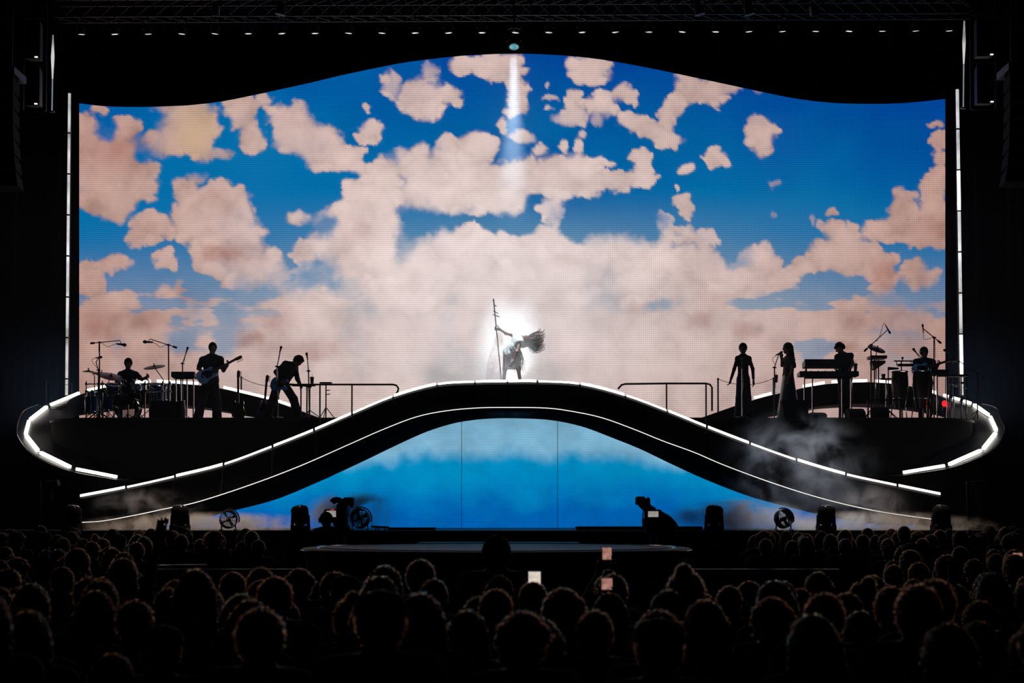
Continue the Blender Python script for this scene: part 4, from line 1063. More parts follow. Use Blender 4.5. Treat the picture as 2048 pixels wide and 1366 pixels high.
# chrome rack and clip-on hardware round the kit
t0 = P(235, 790, 34.35); t = thing('drum_rack', 'chrome tube rack with clamps framing the drum kit', 'drum rack', (t0[0], t0[1], PLAT))
for v in (768, 783):
    m = MB(); m.poly([P(173, v, 34.75), P(205, v, 34.15), P(240, v + 1, 34.0) + V3(0, 0, 0)], .016, 8); m.build('rail', 'chrome', t)
    m = MB(); m.poly([P(290, v + 1, 34.0), P(325, v, 34.1), P(340, v, 34.7)], .016, 8); m.build('rail', 'chrome', t)
for u, y in ((173, 34.75), (205, 34.12), (240, 33.98), (290, 33.98), (325, 34.08), (340, 34.7)):
    q = P(u, 762, y); m = MB(); m.tube((q[0], q[1], PLAT), q, .017); m.build('upright', 'chrome', t)
    for v in (768, 783): q = P(u, v, y - .01); m = MB(); m.box(q - V3(.03, .03, .025), q + V3(.03, .03, .025)); m.build('clamp', 'chrome', t)
    m = MB(); q = P(u, 790, y); m.box((q[0] - .02, y - .14, PLAT), (q[0] + .02, y + .14, PLAT + .03)); m.build('foot', 'dark_metal', t)
for u, v, y in ((232, 770, 34.2), (246, 766, 34.3), (262, 765, 34.3), (290, 763, 34.4), (208, 775, 34.1), (180, 786, 33.95), (300, 781, 34.1)):
    q = P(u, v, y); m = MB(); m.tube(q, q + V3(.05, -.03, .07), .010); m.lathe(q + V3(.05, -.03, .07), (.4, -.2, -.6), [(0, .012), (.02, .02), (.07, .02), (.08, .01)], 10); m.tube(q, P(u, v + 9, y), .007); m.build('clip_microphone', 'chrome', t)

# ---------------------------------------------------------------- bassist and guitarist
YG = 33.95
posed('person', 'bassist in dark shirt and trousers standing with a bass guitar', YG, dict(base=(415, 838), head=(425.5, 696), neck=(423.5, 711), pel=(421, 760), shl=(405, 720), shr=(441, 719), ell=(397, 737, -.08), elr=(447, 741, -.05), wrl=(411, 748, -.26), wrr=(455, 731, -.20),
      knl=(404, 798, -.08), knr=(433, 798, 0), anl=(397, 832, -.08), anr=(434, 832, .05)), floor=PLAT, face=(.35, -1, -.12), hair='short', top='cloth_black', sleeve=.75, legs='cloth_black', flare=.05, grip=(.8, 1), hd=(V3(.6, -.2, -.4), V3(.35, -.25, 1)), slim=1.05)
guitar('bass_guitar', 'grey-blue bass guitar held up by the standing bassist', (413, 750), (484, 712), YG - .30, YG - .26, 'bass_blue', 'bass', 'guitar', facing=(.1, -1, .15), wscale=1.02)
posed('person', 'guitarist bent forward over a blue guitar with legs spread wide', YG, dict(base=(564, 838), head=(597, 721.5), neck=(586, 729), pel=(562, 765), shl=(571, 728, -.12), shr=(590, 735, .13), ell=(552, 744, -.12), elr=(595, 758, -.02), wrl=(562, 763, -.28), wrr=(600, 769, -.22),
      hpl=(556, 768, -.05), hpr=(568, 768, .05), knl=(546, 800, -.08), knr=(587, 798, 0), anl=(534, 832, -.05), anr=(596, 832, .02)), floor=PLAT, face=(.75, -.45, -.75), head_up=(.7, 0, .7), hair='curly', top='cloth_black', sleeve=1.9, legs='cloth_dark', flare=.045, grip=(.8, .8), hd=(V3(.7, -.2, -.4), V3(.4, -.2, -.8)), slim=1.05)
guitar('electric_guitar', 'bright blue electric guitar hanging from the bent-over guitarist', (559, 768), (604, 771), YG - .24, YG - .50, 'guitar_blue', facing=(-.1, -1, .25), L=.92, wscale=1.02)
for (u, vt, lab, y) in ((476.5, 741, 'dark guitar resting upright on a stand beside the bassist', 34.3), (531.5, 750, 'dark guitar leaning on a stand behind the bent guitarist\'s foot', 34.2)):
    hd_ = P(u + (3 if u > 500 else 0), vt, y); bd = P(u - (3 if u > 500 else 0), 818, y - .1)
    guitar('electric_guitar', lab, None, None, 0, 0, 'black_gloss' if u < 500 else 'bass_blue', facing=(0, -1, .15), axis3=(bd, hd_), group='guitars on stands')
    t = thing('guitar_stand', 'small folding stand under the guitar %s' % ('beside the bassist' if u < 500 else 'behind the bent guitarist'), 'guitar stand', (bd[0], bd[1] + .1, PLAT), 'guitar stands')
    for q in (-1, 1): m = MB(); m.poly([(bd[0] + q * .08, bd[1] + .12, bd[2]), (bd[0] + q * .16, bd[1] - .06, PLAT + .012)], .012, 6); m.build('leg', 'dark_metal', t)
    m = MB(); m.tube((bd[0], bd[1] + .12, bd[2] + .1), (bd[0], bd[1] + .25, PLAT + .012), .012); m.build('back_leg', 'dark_metal', t)
    m = MB(); m.tube((bd[0] - .12, bd[1] + .03, bd[2] - .21), (bd[0] + .12, bd[1] + .03, bd[2] - .21), .012); m.build('cradle', 'dark_metal', t)
mic_stand('microphone stand in front of the bent guitarist\'s back', YG - .35, 556, [(554, 733), (558, 716), (561, 699)], 'round', mic_dir=V3(.3, -.2, 1))
mic_stand('microphone stand beyond the bent guitarist\'s head', YG - .1, 619, [(617, 742), (616, 730), (614, 712)], 'tripod', mic_dir=V3(-.15, -.2, 1))
a, b = P(584, 769, 33.9), P(630, 769, 33.9); t = thing('side_table', 'narrow black equipment table on posts next to the bent guitarist', 'table', ((a[0] + b[0]) / 2, 33.9, PLAT))
m = MB(); m.box((a[0], 33.75, a[2] - .035), (b[0], 34.05, a[2])); m.build('table_top', 'black_paint', t)
for u in (602, 614, 619.5): q = P(u, 769, 33.95); m = MB(); m.tube((q[0], q[1], PLAT), (q[0], q[1], a[2] - .03), .018); m.build('leg', 'dark_metal', t)
def cup(u, v, y, label):
    c = P(u, v, y); t = thing('drinking_cup', label, 'cup', c, 'cups with straws')
    m = MB(); m.lathe(c, (0, 0, 1), [(0, .034), (.004, .036), (.16, .048), (.165, .048)], 18); m.build('cup_body', 'cup', t)
    m = MB(); m.lathe(c + V3(0, 0, .165), (0, 0, 1), [(0, .051), (.012, .051), (.016, .044)], 18); m.build('lid', 'cup', t)
    m = MB(); m.tube(c + V3(0, 0, .17), c + V3(.005, 0, .25), .005, n=5); m.build('straw', 'cup', t)
cup(624, 769, 33.9, 'dark cup with lid and straw on the equipment table by the guitarist')
a = P(652, 767, 34.0); t = thing('tripod_stand', 'small tripod stand with a flat plate near the arch railing', 'stand', (a[0], a[1], PLAT))
m = MB(); m.tube((a[0], a[1], PLAT + .05), a, .016); m.build('pole', 'dark_metal', t)
m = MB(); m.box(a + V3(-.14, -.12, 0), a + V3(.14, .12, .025)); m.build('plate', 'black_paint', t)
m = MB(); tripod(m, V3(a[0], a[1], PLAT), .30, .24, .4); m.build('base', 'dark_metal', t)
for v in (781, 789): q = P(652, v, 34.0); m = MB(); m.tube(q, q + V3(.10, 0, .01), .012); m.build('clip_arm', 'dark_metal', t)

# rope posts along the ramps
def ramp_z(pts, u):
    uu = [q[0] for q in pts]; o = np.argsort(uu); return float(np.interp(u, np.array(uu)[o], np.array([P(q[0], q[1], q[2])[2] for q in pts])[o]))
prev = None
RPL = [(482.5, 755, 37.9, 'thin rope post on the back ramp behind the bassist'), (557, 772, 37.9, 'thin rope post on the back ramp behind the bent guitarist')]
a = stanchion(RPL[0][3], 482.5, 755, 37.9, ramp_z(L[6:], 482) - .06); b = stanchion(RPL[1][3], 557, 772, 37.9, ramp_z(L[6:], 557) - .06)
m = MB(); m.poly([a + (b - a) * f - V3(0, 0, .08 * 4 * f * (1 - f)) for f in np.linspace(0, 1, 12)], .008, 5); tag(m.build('rope', 'black_matte', base=a), 'thin slack rope between the two posts behind the guitarists', 'rope')
c = stanchion('thin rope post at the outer curve of the drummer ramp', 92, 762, 36.7, P(96, 812, 36.3)[2] - .06); d = stanchion('thin rope post on the ramp next to the screen edge', 143, 768, 37.4, P(150, 788, 37)[2] - .06)
m = MB(); m.poly([c + (d - c) * f - V3(0, 0, .06 * 4 * f * (1 - f)) for f in np.linspace(0, 1, 10)], .007, 5); tag(m.build('rope', 'black_matte', base=c), 'thin rope between the posts at the drummer ramp curve', 'rope')
c = stanchion('thin rope post on the ramp beside the slim singer', 1436, 758, 37.8, P(1440, 822, 37.1)[2] - .06); d = stanchion('thin rope post on the ramp behind the dark-skirted singer', 1547, 757, 37.9, ramp_z(R[6:], 1547) - .06)
m = MB(); m.poly([c + (d - c) * f - V3(0, 0, .16 * 4 * f * (1 - f)) for f in np.linspace(0, 1, 12)], .008, 5); tag(m.build('rope', 'black_matte', base=c), 'thin slack rope between the posts behind the slim singer', 'rope')

# ---------------------------------------------------------------- singers, keyboards, congas
posed('person', 'slim singer in tight black top and wide trousers standing with arms down', 33.8, dict(base=(1486, 838), head=(1486, 697), neck=(1486, 711), pel=(1486.5, 754), shl=(1475, 717), shr=(1498, 717), ell=(1468.5, 738), elr=(1505.5, 738), wrl=(1461.5, 760, -.05), wrr=(1507, 762, -.05),
      knl=(1480, 796), knr=(1494, 796), anl=(1479, 832), anr=(1495, 832)), floor=PLAT, face=(-.1, -1, 0), hair='pony', hair_mat='hair_black', top='cloth_black', sleeve=1.95, legs='cloth_denim', flare=.085, skin='skin_dark', slim=.70, grip=(.5, .5))
mic_stand('straight chrome microphone stand in front of the slim singer', 33.35, 1484.5, [(1484.5, 735), (1484.5, 722)], 'round', mic_dir=V3(0, .25, 1), cable=False)
posed('person', 'long-haired singer in profile with satin skirt, leaning to the microphone', 33.85, dict(base=(1577, 838), head=(1575, 696.5), neck=(1579, 711), pel=(1576, 752), shl=(1571.5, 719, .15), shr=(1583, 719, -.15), ell=(1564, 731, .12), elr=(1584, 741, -.22), wrl=(1563, 716, -.02), wrr=(1575, 757, -.24),
      hpl=(1574, 757, .08), hpr=(1578, 757, -.08), knl=(1571, 796, .08), knr=(1577, 796, -.08), anl=(1570, 832, .1), anr=(1578, 832, -.1)), floor=PLAT, face=(-1, -.15, .05), hair='wavy', hair_mat='hair_brown', top='cloth_black', sleeve=.4, legs='cloth_satin',
      skirt=(P(1577, 836, 33.85) - V3(*(P(1577, 838, 33.85)[:2]), PLAT) + V3(0, 0, .0), .27), grip=(1, .4), slim=.86, hd=(V3(-.2, -.3, 1), V3(-.1, -.1, -1)))
mic_stand('slanted microphone stand held by the long-haired singer', 33.8, 1549, [(1549, 735), (1553, 722), (1558.5, 707)], 'tripod', mic_dir=V3(1, .05, .55), mic_len=.19)
cup(1552, 765, 33.8, 'dark cup hooked on the long-haired singer\'s microphone stand')
wedge('black monitor wedge at the feet of the long-haired singer', 1563, 1613, 801, 33.6)
YK = 33.9
keyboard('synthesizer', 'upper black synthesizer on the two-tier keyboard stand', 1610, 1684, 718, 733, YK, .34, .02)
keyboard('stage_piano', 'lower wide black keyboard on the two-tier chrome stand', 1600, 1718, 742, 752, YK, .36, 0, legs=(1609, 1625, 1684, 1702))
for u in (1612, 1682):
    a, b = P(u, 742, YK + .18), P(u, 733, YK + .18)
    m = MB(); m.bar(a - V3(0, 0, .01), b + V3(0, 0, .02), .04, .05, up=(0, 1, 0)); tag(m.build('tier_bracket', 'dark_metal', base=a), 'metal bracket carrying the upper synthesizer, %s end' % ('singer' if u < 1650 else 'player'), 'bracket', 'tier brackets')
posed('person', 'curly-haired keyboard player looking down behind the two keyboards', 34.55, dict(base=(1688, 838), head=(1679, 695.5), neck=(1687, 709), pel=(1690, 757), shl=(1675, 714, .02), shr=(1701, 711), ell=(1669, 733, -.05), elr=(1706, 728, -.03), wrl=(1673, 742, -.33), wrr=(1699, 741, -.35),
      knl=(1684, 798), knr=(1694, 798), anl=(1682, 832), anr=(1694, 832)), floor=PLAT, face=(-.35, -1, -.6), head_up=(-.2, -.5, 1), hair='curly', hair_mat='hair_black', top='cloth_black', sleeve=.15, grip=(.3, .3), hd=(V3(-.05, -1, -.15), V3(-.1, -1, -.1)), slim=.92)
cup(1711, 742, 34.05, 'dark cup with straw at the end of the lower keyboard')
mic_stand('tall boom stand over the tilted cymbal beside the keyboards', 33.7, 1742, [(1742, 690), (1776, 659)], 'boom', mic_dir=V3(.45, 0, -.8), mic_len=.24, mic_r=.022)
cymbal('tilted bronze cymbal under the boom stand beside the keyboards', 34.0, (1753, 698), .22, (.28, -.55, 1), [(1752, 835), (1752, 720)], 'percussion by the congas')
t0 = P(1755, 714, 33.95); t = thing('percussion_pad', 'boxy electronic pad on a stand under the tilted cymbal', 'pad', (t0[0], t0[1], PLAT))
a, b = P(1739, 718, 33.95), P(1771, 712, 33.95); m = MB(); m.box((a[0], 33.8, a[2]), (b[0], 34.2, b[2])); m.build('pad_top', 'black_paint', t)
m = MB(); q = [P(1744, 721, 33.9), P(1771, 721, 33.9), P(1771, 726, 33.9), P(1751, 739, 33.9), P(1747, 737, 33.9)]; m.prism(q, (0, .25, 0)); m.build('pad_body', 'wood_neck', t)
for u in (1749, 1757): c = P(u, 735, 34.0); m = MB(); m.tube((c[0], c[1], PLAT), (c[0], c[1], P(u, 719, 34)[2]), .016); m.build('leg', 'dark_metal', t)
def conga(u0, u1, v0, label, y):
    c = P((u0 + u1) / 2, v0, y); R = (P(u1, v0, y)[0] - P(u0, v0, y)[0]) / 2; z1 = c[2]; z0 = PLAT + .26
    t = thing('conga_drum', label, 'drum', (c[0], c[1], PLAT), 'pair of tall congas'); H = z1 - z0
    m = MB(); m.lathe((c[0], c[1], z0), (0, 0, 1), [(0, R * .62), (H * .3, R * .86), (H * .62, R * 1.02), (H * .85, R * .98), (H, R * .9)], 28); m.build('shell', 'conga', t)
    m = MB(); m.ring((c[0], c[1], z1 - .01), (0, 0, 1), R * .92, .018, 28); m.build('hoop', 'chrome', t)
    m = MB(); m.lathe((c[0], c[1], z1 - .004), (0, 0, 1), [(0, R * .9), (.012, R * .87)], 28); m.build('drum_head', 'drum_head', t)
    for i in range(6):
        w = i * math.pi / 3 + .3; e = V3(math.cos(w), math.sin(w), 0); m = MB(); m.poly([V3(c[0], c[1], z1 - .02) + e * R * .97, V3(c[0], c[1], z1 - H * .32) + e * R * 1.06], .008, 5); m.build('tension_rod', 'chrome', t)
    for i in range(3):
        w = i * 2.094 + .52; e = V3(math.cos(w), math.sin(w), 0); m = MB(); m.poly([V3(c[0], c[1], z0 + H * .25) + e * R * .84, V3(c[0], c[1], z0 + .02) + e * R * .95, V3(c[0], c[1], PLAT + .01) + e * R * 1.15], .013, 6); m.build('stand_leg', 'chrome', t)
    m = MB(); m.ring((c[0], c[1], z0 + H * .25), (0, 0, 1), R * .84, .012, 24); m.build('stand_ring', 'chrome', t)
conga(1783, 1816, 743, 'tall dark conga standing nearer the keyboards', 33.75)
conga(1825, 1858, 742, 'tall dark conga standing under the pale blue guitar', 33.7)
# bar of chimes and small percussion
t0 = P(1806, 722, 33.9); t = thing('chime_bar', 'horizontal bar of small percussion on a post above the first conga', 'percussion', (t0[0], t0[1], PLAT))
a, b = P(1788, 722, 33.9), P(1826, 722, 33.9); m = MB(); m.tube(a, b, .016); m.build('bar', 'dark_metal', t)
a, b = P(1795, 730, 33.9), P(1826, 730, 33.9); m = MB(); m.box(a - V3(0, .06, .03), b + V3(0, .06, .025)); m.build('block', 'black_paint', t)
c = P(1805, 722, 33.9); m = MB(); m.tube((c[0], c[1] + .1, PLAT), (c[0], c[1] + .1, c[2]), .016); m.tube((c[0], c[1] + .1, c[2]), c, .012); m.build('post', 'dark_metal', t)
for u in (1793, 1822): c = P(u, 726, 33.9); m = MB(); m.tube(c + V3(0, 0, .05), c - V3(0, 0, .05), .01); m.build('hanger', 'dark_metal', t)
c = P(1805, 716, 33.9); m = MB(); m.ball(c, .03, 8); m.tube(c, c - V3(0, 0, .08), .012); m.build('shaker', 'black_paint', t)
t0 = P(1785, 736, 33.5); t = thing('cowbell', 'dark cowbell on a stand just above the first conga', 'percussion', (t0[0], t0[1], PLAT))
m = MB(); a, b = P(1776, 737, 33.5), P(1797, 737, 33.5); m.loft([[a + V3(0, -.04, -.035), a + V3(0, .04, -.035), a + V3(0, .04, .035), a + V3(0, -.04, .035)], [b + V3(0, -.02, -.02), b + V3(0, .02, -.02), b + V3(0, .02, .02), b + V3(0, -.02, .02)]]); m.build('bell', 'dark_metal', t)
m = MB(); m.tube((t0[0] - .1, t0[1], PLAT), (t0[0] - .1, t0[1], t0[2]), .014); tripod(m, V3(t0[0] - .1, t0[1], PLAT), .2, .2); m.build('stand', 'dark_metal', t)
t0 = P(1772, 757, 33.6); t = thing('percussion_table', 'small tray of percussion on a thin stand beside the first conga', 'table', (t0[0], t0[1], PLAT))
m = MB(); m.box(t0 + V3(-.14, -.12, -.02), t0 + V3(.14, .12, 0)); m.build('tray', 'black_paint', t); m = MB(); m.tube((t0[0], t0[1], PLAT + .05), t0 - V3(0, 0, .02), .016); m.build('post', 'chrome', t); m = MB(); tripod(m, V3(t0[0], t0[1], PLAT), .25, .22); m.build('base', 'dark_metal', t)
m = MB(); m.lathe(t0 + V3(-.06, 0, 0), (0, 0, 1), [(0, .035), (.10, .05), (.105, .05)], 14); m.build('tumbler', 'cup', t)
YP = 34.4
posed('person', 'percussionist with glasses playing a pale blue guitar behind the congas', YP, dict(base=(1849, 838), head=(1848, 705), neck=(1849, 719), pel=(1850, 765), shl=(1832, 724), shr=(1865, 724), ell=(1827, 742, -.05), elr=(1871, 742, -.03), wrl=(1842, 746, -.28), wrr=(1876, 731, -.22),
      knl=(1843, 799), knr=(1857, 799), anl=(1842, 832), anr=(1858, 832)), floor=PLAT, face=(.15, -1, -.35), head_up=(0, -.3, 1), hair='short', hair_mat='hair_brown', top='cloth_black', sleeve=.9, grip=(.7, 1), hd=(V3(.6, -.2, -.3), V3(.4, -.3, .8)))
guitar('electric_guitar', 'pale blue electric guitar in the percussionist\'s hands', (1842, 739), (1896, 722), YP - .34, YP - .20, 'guitar_pale', facing=(0, -1, .25), L=.98)
p = P(1848, 703.5, YP - .115); t = thing('eyeglasses', 'thin-framed glasses on the percussionist\'s face', 'glasses', p)
for q in (-1, 1):
    m = MB(); m.ring(p + V3(q * .034, 0, 0), (0, -1, -.2), .026, .0035, 16, 5); m.build('rim', 'chrome', t)
    m = MB(); m.tube(p + V3(q * .062, .0, 0), p + V3(q * .080, .12, .01), .003, n=5); m.build('temple', 'chrome', t)
m = MB(); m.tube(p - V3(.01, 0, 0), p + V3(.01, 0, 0), .003, n=5); m.build('nose_bridge', 'chrome', t)
mic_stand('slanted chrome boom stand crossing in front of the percussionist', 33.7, 1860, [(1858, 733), (1829, 701)], 'round', mic_dir=V3(-.5, -.1, .6), mic_len=.13, mic_r=.03)
mic_stand('tall overhead boom stand just beyond the percussionist', 33.9, 1868, [(1868, 675), (1846, 657)], 'boom', mic_dir=V3(-.1, 0, 1), mic_len=.22, mic_r=.02)
keyboard('sampler_keyboard', 'short black keyboard on legs beyond the percussionist', 1869, 1899, 739, 748, 33.85, .35, .02, legs=(1874, 1894))
t0 = P(1914, 751, 34.0); t = thing('drum_pad', 'flat electronic drum pad with chrome hardware at the platform\'s outer end', 'pad', (t0[0], t0[1], PLAT))
a, b = P(1894, 751, 34.0), P(1934, 751, 34.0); m = MB(); m.box(a - V3(0, .12, .03), b + V3(0, .12, .02)); m.build('pad_top', 'black_paint', t)
for u in (1899, 1907, 1922, 1932): q = P(u, 753, 34.0); m = MB(); m.tube((q[0], q[1], PLAT), (q[0], q[1], q[2]), .016); m.build('leg', 'chrome', t)
for u, v in ((1905, 768), (1913, 772), (1925, 766), (1931, 775)):
    q = P(u, v, 33.95); m = MB(); m.tube(q - V3(.05, 0, 0), q + V3(.05, 0, .01), .018); m.ball(q, .03, 6); m.build('clamp', 'chrome', t)
mic_stand('outermost boom stand leaning over the drum pad, beside the light tube', 33.9, 1955, [(1954, 747), (1925, 727), (1894, 703)], 'boom', mic_dir=V3(-1, -.05, .55), mic_len=.2)
p = P(1889, 807, 33.7); t = thing('red_lamp', 'small glowing red lamp low beside the outer conga stands', 'lamp', (p[0], p[1], PLAT))
m = MB(); m.lathe(p + V3(0, 0, -.07), (0, 0, 1), [(0, .03), (.03, .058), (.08, .062), (.13, .04), (.145, .01)], 16); m.build('globe', 'red_lamp', t)
m = MB(); m.tube((p[0], p[1], PLAT), p - V3(0, 0, .06), .014); m.lathe((p[0], p[1], PLAT), (0, 0, 1), [(0, .08), (.02, .08), (.03, .02)], 12); m.build('stem', 'dark_metal', t)
m = MB(); m.lathe(p - V3(.0, .0, .22), (0, 0, 1), [(0, .03), (.05, .05), (.12, .05), (.15, .02)], 14); m.build('base_globe', 'drum_blue', t)
for u0, u1, v0, y, lab in ((1695, 1727, 818, 33.6, 'low black floor wedge between the keyboards and congas'), (1746, 1774, 815, 33.6, 'low black floor wedge at the foot of the first conga'), (1620, 1650, 826, 33.4, 'lowest black floor box under the keyboards')):
    wedge(lab, u0, u1, v0, y)
a, b = P(1736, 800, 33.5), P(1800, 800, 33.5); t = thing('pedal_rail', 'horizontal rail on short posts in front of the congas', 'rail', ((a[0] + b[0]) / 2, 33.5, PLAT))
m = MB(); m.bar(a, b, .05, .04); m.build('rail', 'black_gloss', t)
for q in (a, b): m = MB(); m.tube((q[0], q[1], PLAT), q, .02); m.build('post', 'dark_metal', t)

# ---------------------------------------------------------------- the performer on top of the arch
YQ = 30.5; ARCH_Z = P(1020, 763, YF)[2] - .02
b0 = P(1018, 772, YQ)
posed('person', 'performer in silver fringe bent over on top of the arch, hair whipping sideways', YQ, dict(base=(1020, 772), head=(1050, 684), neck=(1041, 676), pel=(1017, 708), shl=(1028, 671, .10), shr=(1041, 684, -.12), ell=(1012, 667, .05), elr=(1034, 704, -.22), wrl=(1000, 659, 0), wrr=(1027, 722, -.25),
      hpl=(1013, 711, .05), hpr=(1022, 711, -.05), knl=(1010, 737, .08), knr=(1036, 736, -.08), anl=(1007, 764, .05), anr=(1041, 763, -.02)), floor=ARCH_Z, face=(.55, -.3, -.75), head_up=(.8, 0, .5), hair='short', hair_mat='hair_auburn', top='silver_fringe', sleeve=.0, legs='silver_fringe',
      skirt=(P(1026, 738, YQ) - P(1020, 772, YQ) + V3(0, 0, P(1020, 772, YQ)[2] - ARCH_Z), .17), shoes='cloth_pale', grip=(1, .5), slim=.82, hd=(V3(-1, -.15, .15), None))
perf = [o for o in bpy.data.objects if o.get('label', '').startswith('performer in silver')][0]
rs = np.random.RandomState(8)
m = MB()
for i in range(150):
    a = P(1053 + rs.randn() * 2, 680 + rs.randn() * 3, YQ + rs.randn() * .05); f = rs.rand()
    e = P(1074 + 14 * rs.rand(), 663 + 36 * f + rs.randn() * 2, YQ + rs.randn() * .12); mid = (a + e) / 2 + V3(0, 0, .10 * (f - .5) * -2 + rs.randn() * .02 - .05)
    m.poly(curve([a, mid, e, e + V3(.03, 0, .06)], 9), [.004] * 5 + [.0035, .003, .0025, .0015], 4)
m.build('flying_hair', 'hair_auburn', perf)
m = MB()
for i in range(80):
    f = i / 80; a = P(1012 + 28 * rs.rand(), 690 + 28 * rs.rand(), YQ - .12 + .2 * rs.rand()); e = a + V3(rs.randn() * .05 + .07, rs.randn() * .03, -.25 - .14 * rs.rand())
    m.poly(curve([a, (a + e) / 2 + V3(.03, -.03, 0), e], 6), [.008, .008, .007, .006, .005, .003], 4)
m.build('fringe', 'silver_fringe', perf)
def sheer():
    m = bpy.data.materials.new('sheer_cloth'); m.use_nodes = True; nt = m.node_tree; b = nt.nodes['Principled BSDF']
    nz = nt.nodes.new('ShaderNodeTexNoise'); nz.inputs['Scale'].default_value = 9; tc = nt.nodes.new('ShaderNodeTexCoord'); nt.links.new(tc.outputs['Object'], nz.inputs['Vector'])
    mr = nt.nodes.new('ShaderNodeMapRange'); mr.inputs['To Min'].default_value = .12; mr.inputs['To Max'].default_value = .45; nt.links.new(nz.outputs['Fac'], mr.inputs['Value']); nt.links.new(mr.outputs[0], b.inputs['Alpha'])
    b.inputs['Base Color'].default_value = (.85, .62, .58, 1); b.inputs['Roughness'].default_value = .8; b.inputs['Transmission Weight'].default_value = .5
    return m
# cape of pale cloth hanging beside the pole
m = MB(); n = 26; ra = []
for i in range(n):
    f = i / (n - 1); c = P(1000 - 6 * f, 660 + 108 * f, YQ + .05); wd = .04 + .17 * min(1, f * 1.8)
    up_, lo_ = [], []
    for k in range(9):
        g = k / 8 - .5; up_.append(c + V3(g * 2 * wd - .04 * f, .035 * math.sin(g * 16 + f * 3), 0))
    ra.append(up_ + [q + V3(0, .012, 0) for q in reversed(up_)])
m.loft(ra); tag(m.build('cape', sheer(), perf, angle=None), 'pale pink trailing cape')
a, b = P(987, 598, YQ), P(1004, 770, YQ); b[2] = ARCH_Z; t = thing('staff', 'tall slanted silver staff gripped by the performer', 'staff', b)
m = MB(); m.tube(b, a, .014); m.build('shaft', 'steel', t)
for dv, w in ((12, 3), (26, 5), (33, 7)): c = P(988.5 + dv * .12, 598 + dv, YQ); m = MB(); m.tube(c - V3(PX(w, YQ), 0, -.02), c + V3(PX(w, YQ), 0, -.03), .012); m.build('side_bar', 'steel', t)
p = P(1068, 760, 29.9); t = thing('floor_lamp_dome', 'small black dome on the walkway beside the performer', 'lamp', (p[0], p[1], ARCH_Z - .05))
m = MB(); m.lathe((p[0], p[1], ARCH_Z - .05), (0, 0, 1), [(0, .03), (.06, .03), (.065, .13), (.10, .11), (.14, .06), (.15, .01)], 20); m.build('dome', 'black_paint', t)
m = MB(); m.tube((p[0] - .13, p[1], ARCH_Z + .02), (p[0] + .13, p[1], ARCH_Z + .02), .01); m.build('bail', 'dark_metal', t)

p = P(1026, 770, 31.2); t = thing('floor_uplight', 'low white uplight hidden in smoke behind the performer\'s feet', 'lamp', (p[0], p[1], ARCH_Z))
m = MB(); m.lathe((p[0], p[1], ARCH_Z), (0, 0, 1), [(0, .10), (.02, .12), (.07, .12), (.08, .10)], 20); m.build('housing', 'black_paint', t)
m = MB(); m.lathe((p[0], p[1], ARCH_Z + .08), (0, 0, 1), [(0, .09), (.006, .085)], 20); m.build('lens', 'lens_glow', t)
ld = bpy.data.lights.new('uplight', 'SPOT'); ld.energy = 260; ld.color = (1, .95, .90); ld.spot_size = math.radians(130); ld.spot_blend = 1; ld.shadow_soft_size = .08
lo = bpy.data.objects.new('uplight', ld); COL.objects.link(lo); lo.parent = t; lo.location = (0, 0, .11); lo.rotation_euler = (math.pi, 0, 0)
# ---------------------------------------------------------------- deck-front lamps, fans, cameras
def moving_head(u, v0, label, y, tilt):
    c = P(u, v0, y); z0 = DECK
    t = thing('moving_head_lamp', label, 'lamp', (c[0], c[1], z0), 'moving head lamps along the deck edge')
    m = MB(); m.box((c[0] - .17, y - .16, z0), (c[0] + .17, y + .16, z0 + .10)); m.build('base', 'black_matte', t)
    zc = z0 + .24
    for q in (-1, 1):
        m = MB(); m.hexa([V3(c[0] + q * .155 - .025, y - .06, z0 + .10), V3(c[0] + q * .155 + .025, y - .06, z0 + .10), V3(c[0] + q * .155 + .025, y + .06, z0 + .10), V3(c[0] + q * .155 - .025, y + .06, z0 + .10),
                             V3(c[0] + q * .155 - .02, y - .04, zc + .06), V3(c[0] + q * .155 + .02, y - .04, zc + .06), V3(c[0] + q * .155 + .02, y + .04, zc + .06), V3(c[0] + q * .155 - .02, y + .04, zc + .06)])
        m.build('yoke_arm', 'black_matte', t)
    d = unit(V3(tilt, -.12, 1)); p = V3(c[0], y, zc) - d * .14
    m = MB(); m.lathe(p, d, [(0, .07), (.01, .11), (.07, .135), (.18, .165), (.27, .172), (.33, .165), (.37, .13), (.375, .10)], 24); hd = m.build('lamp_head', 'black_matte', t)
    m = MB(); m.lathe(p + d * .372, d, [(0, .11), (.012, .10), (.022, .05), (.024, .001)], 20); m.build('lens', 'black_gloss', hd)
for u, lab, tl in ((144, 'stocky moving head lamp on the deck, nearest the drummer end of the stage', .15), (360, 'stocky moving head lamp on the deck beside the raised hand', .02), (601, 'stocky moving head lamp on the deck beside the operated camera', -.1),
                   (1428, 'stocky moving head lamp on the deck between the unmanned camera and fan', .05), (1652, 'stocky moving head lamp on the deck beyond the round fan', .05), (1882, 'stocky moving head lamp on the deck, nearest the conga end of the stage', .05)):
    moving_head(u, 1040, lab, 27.75, tl)
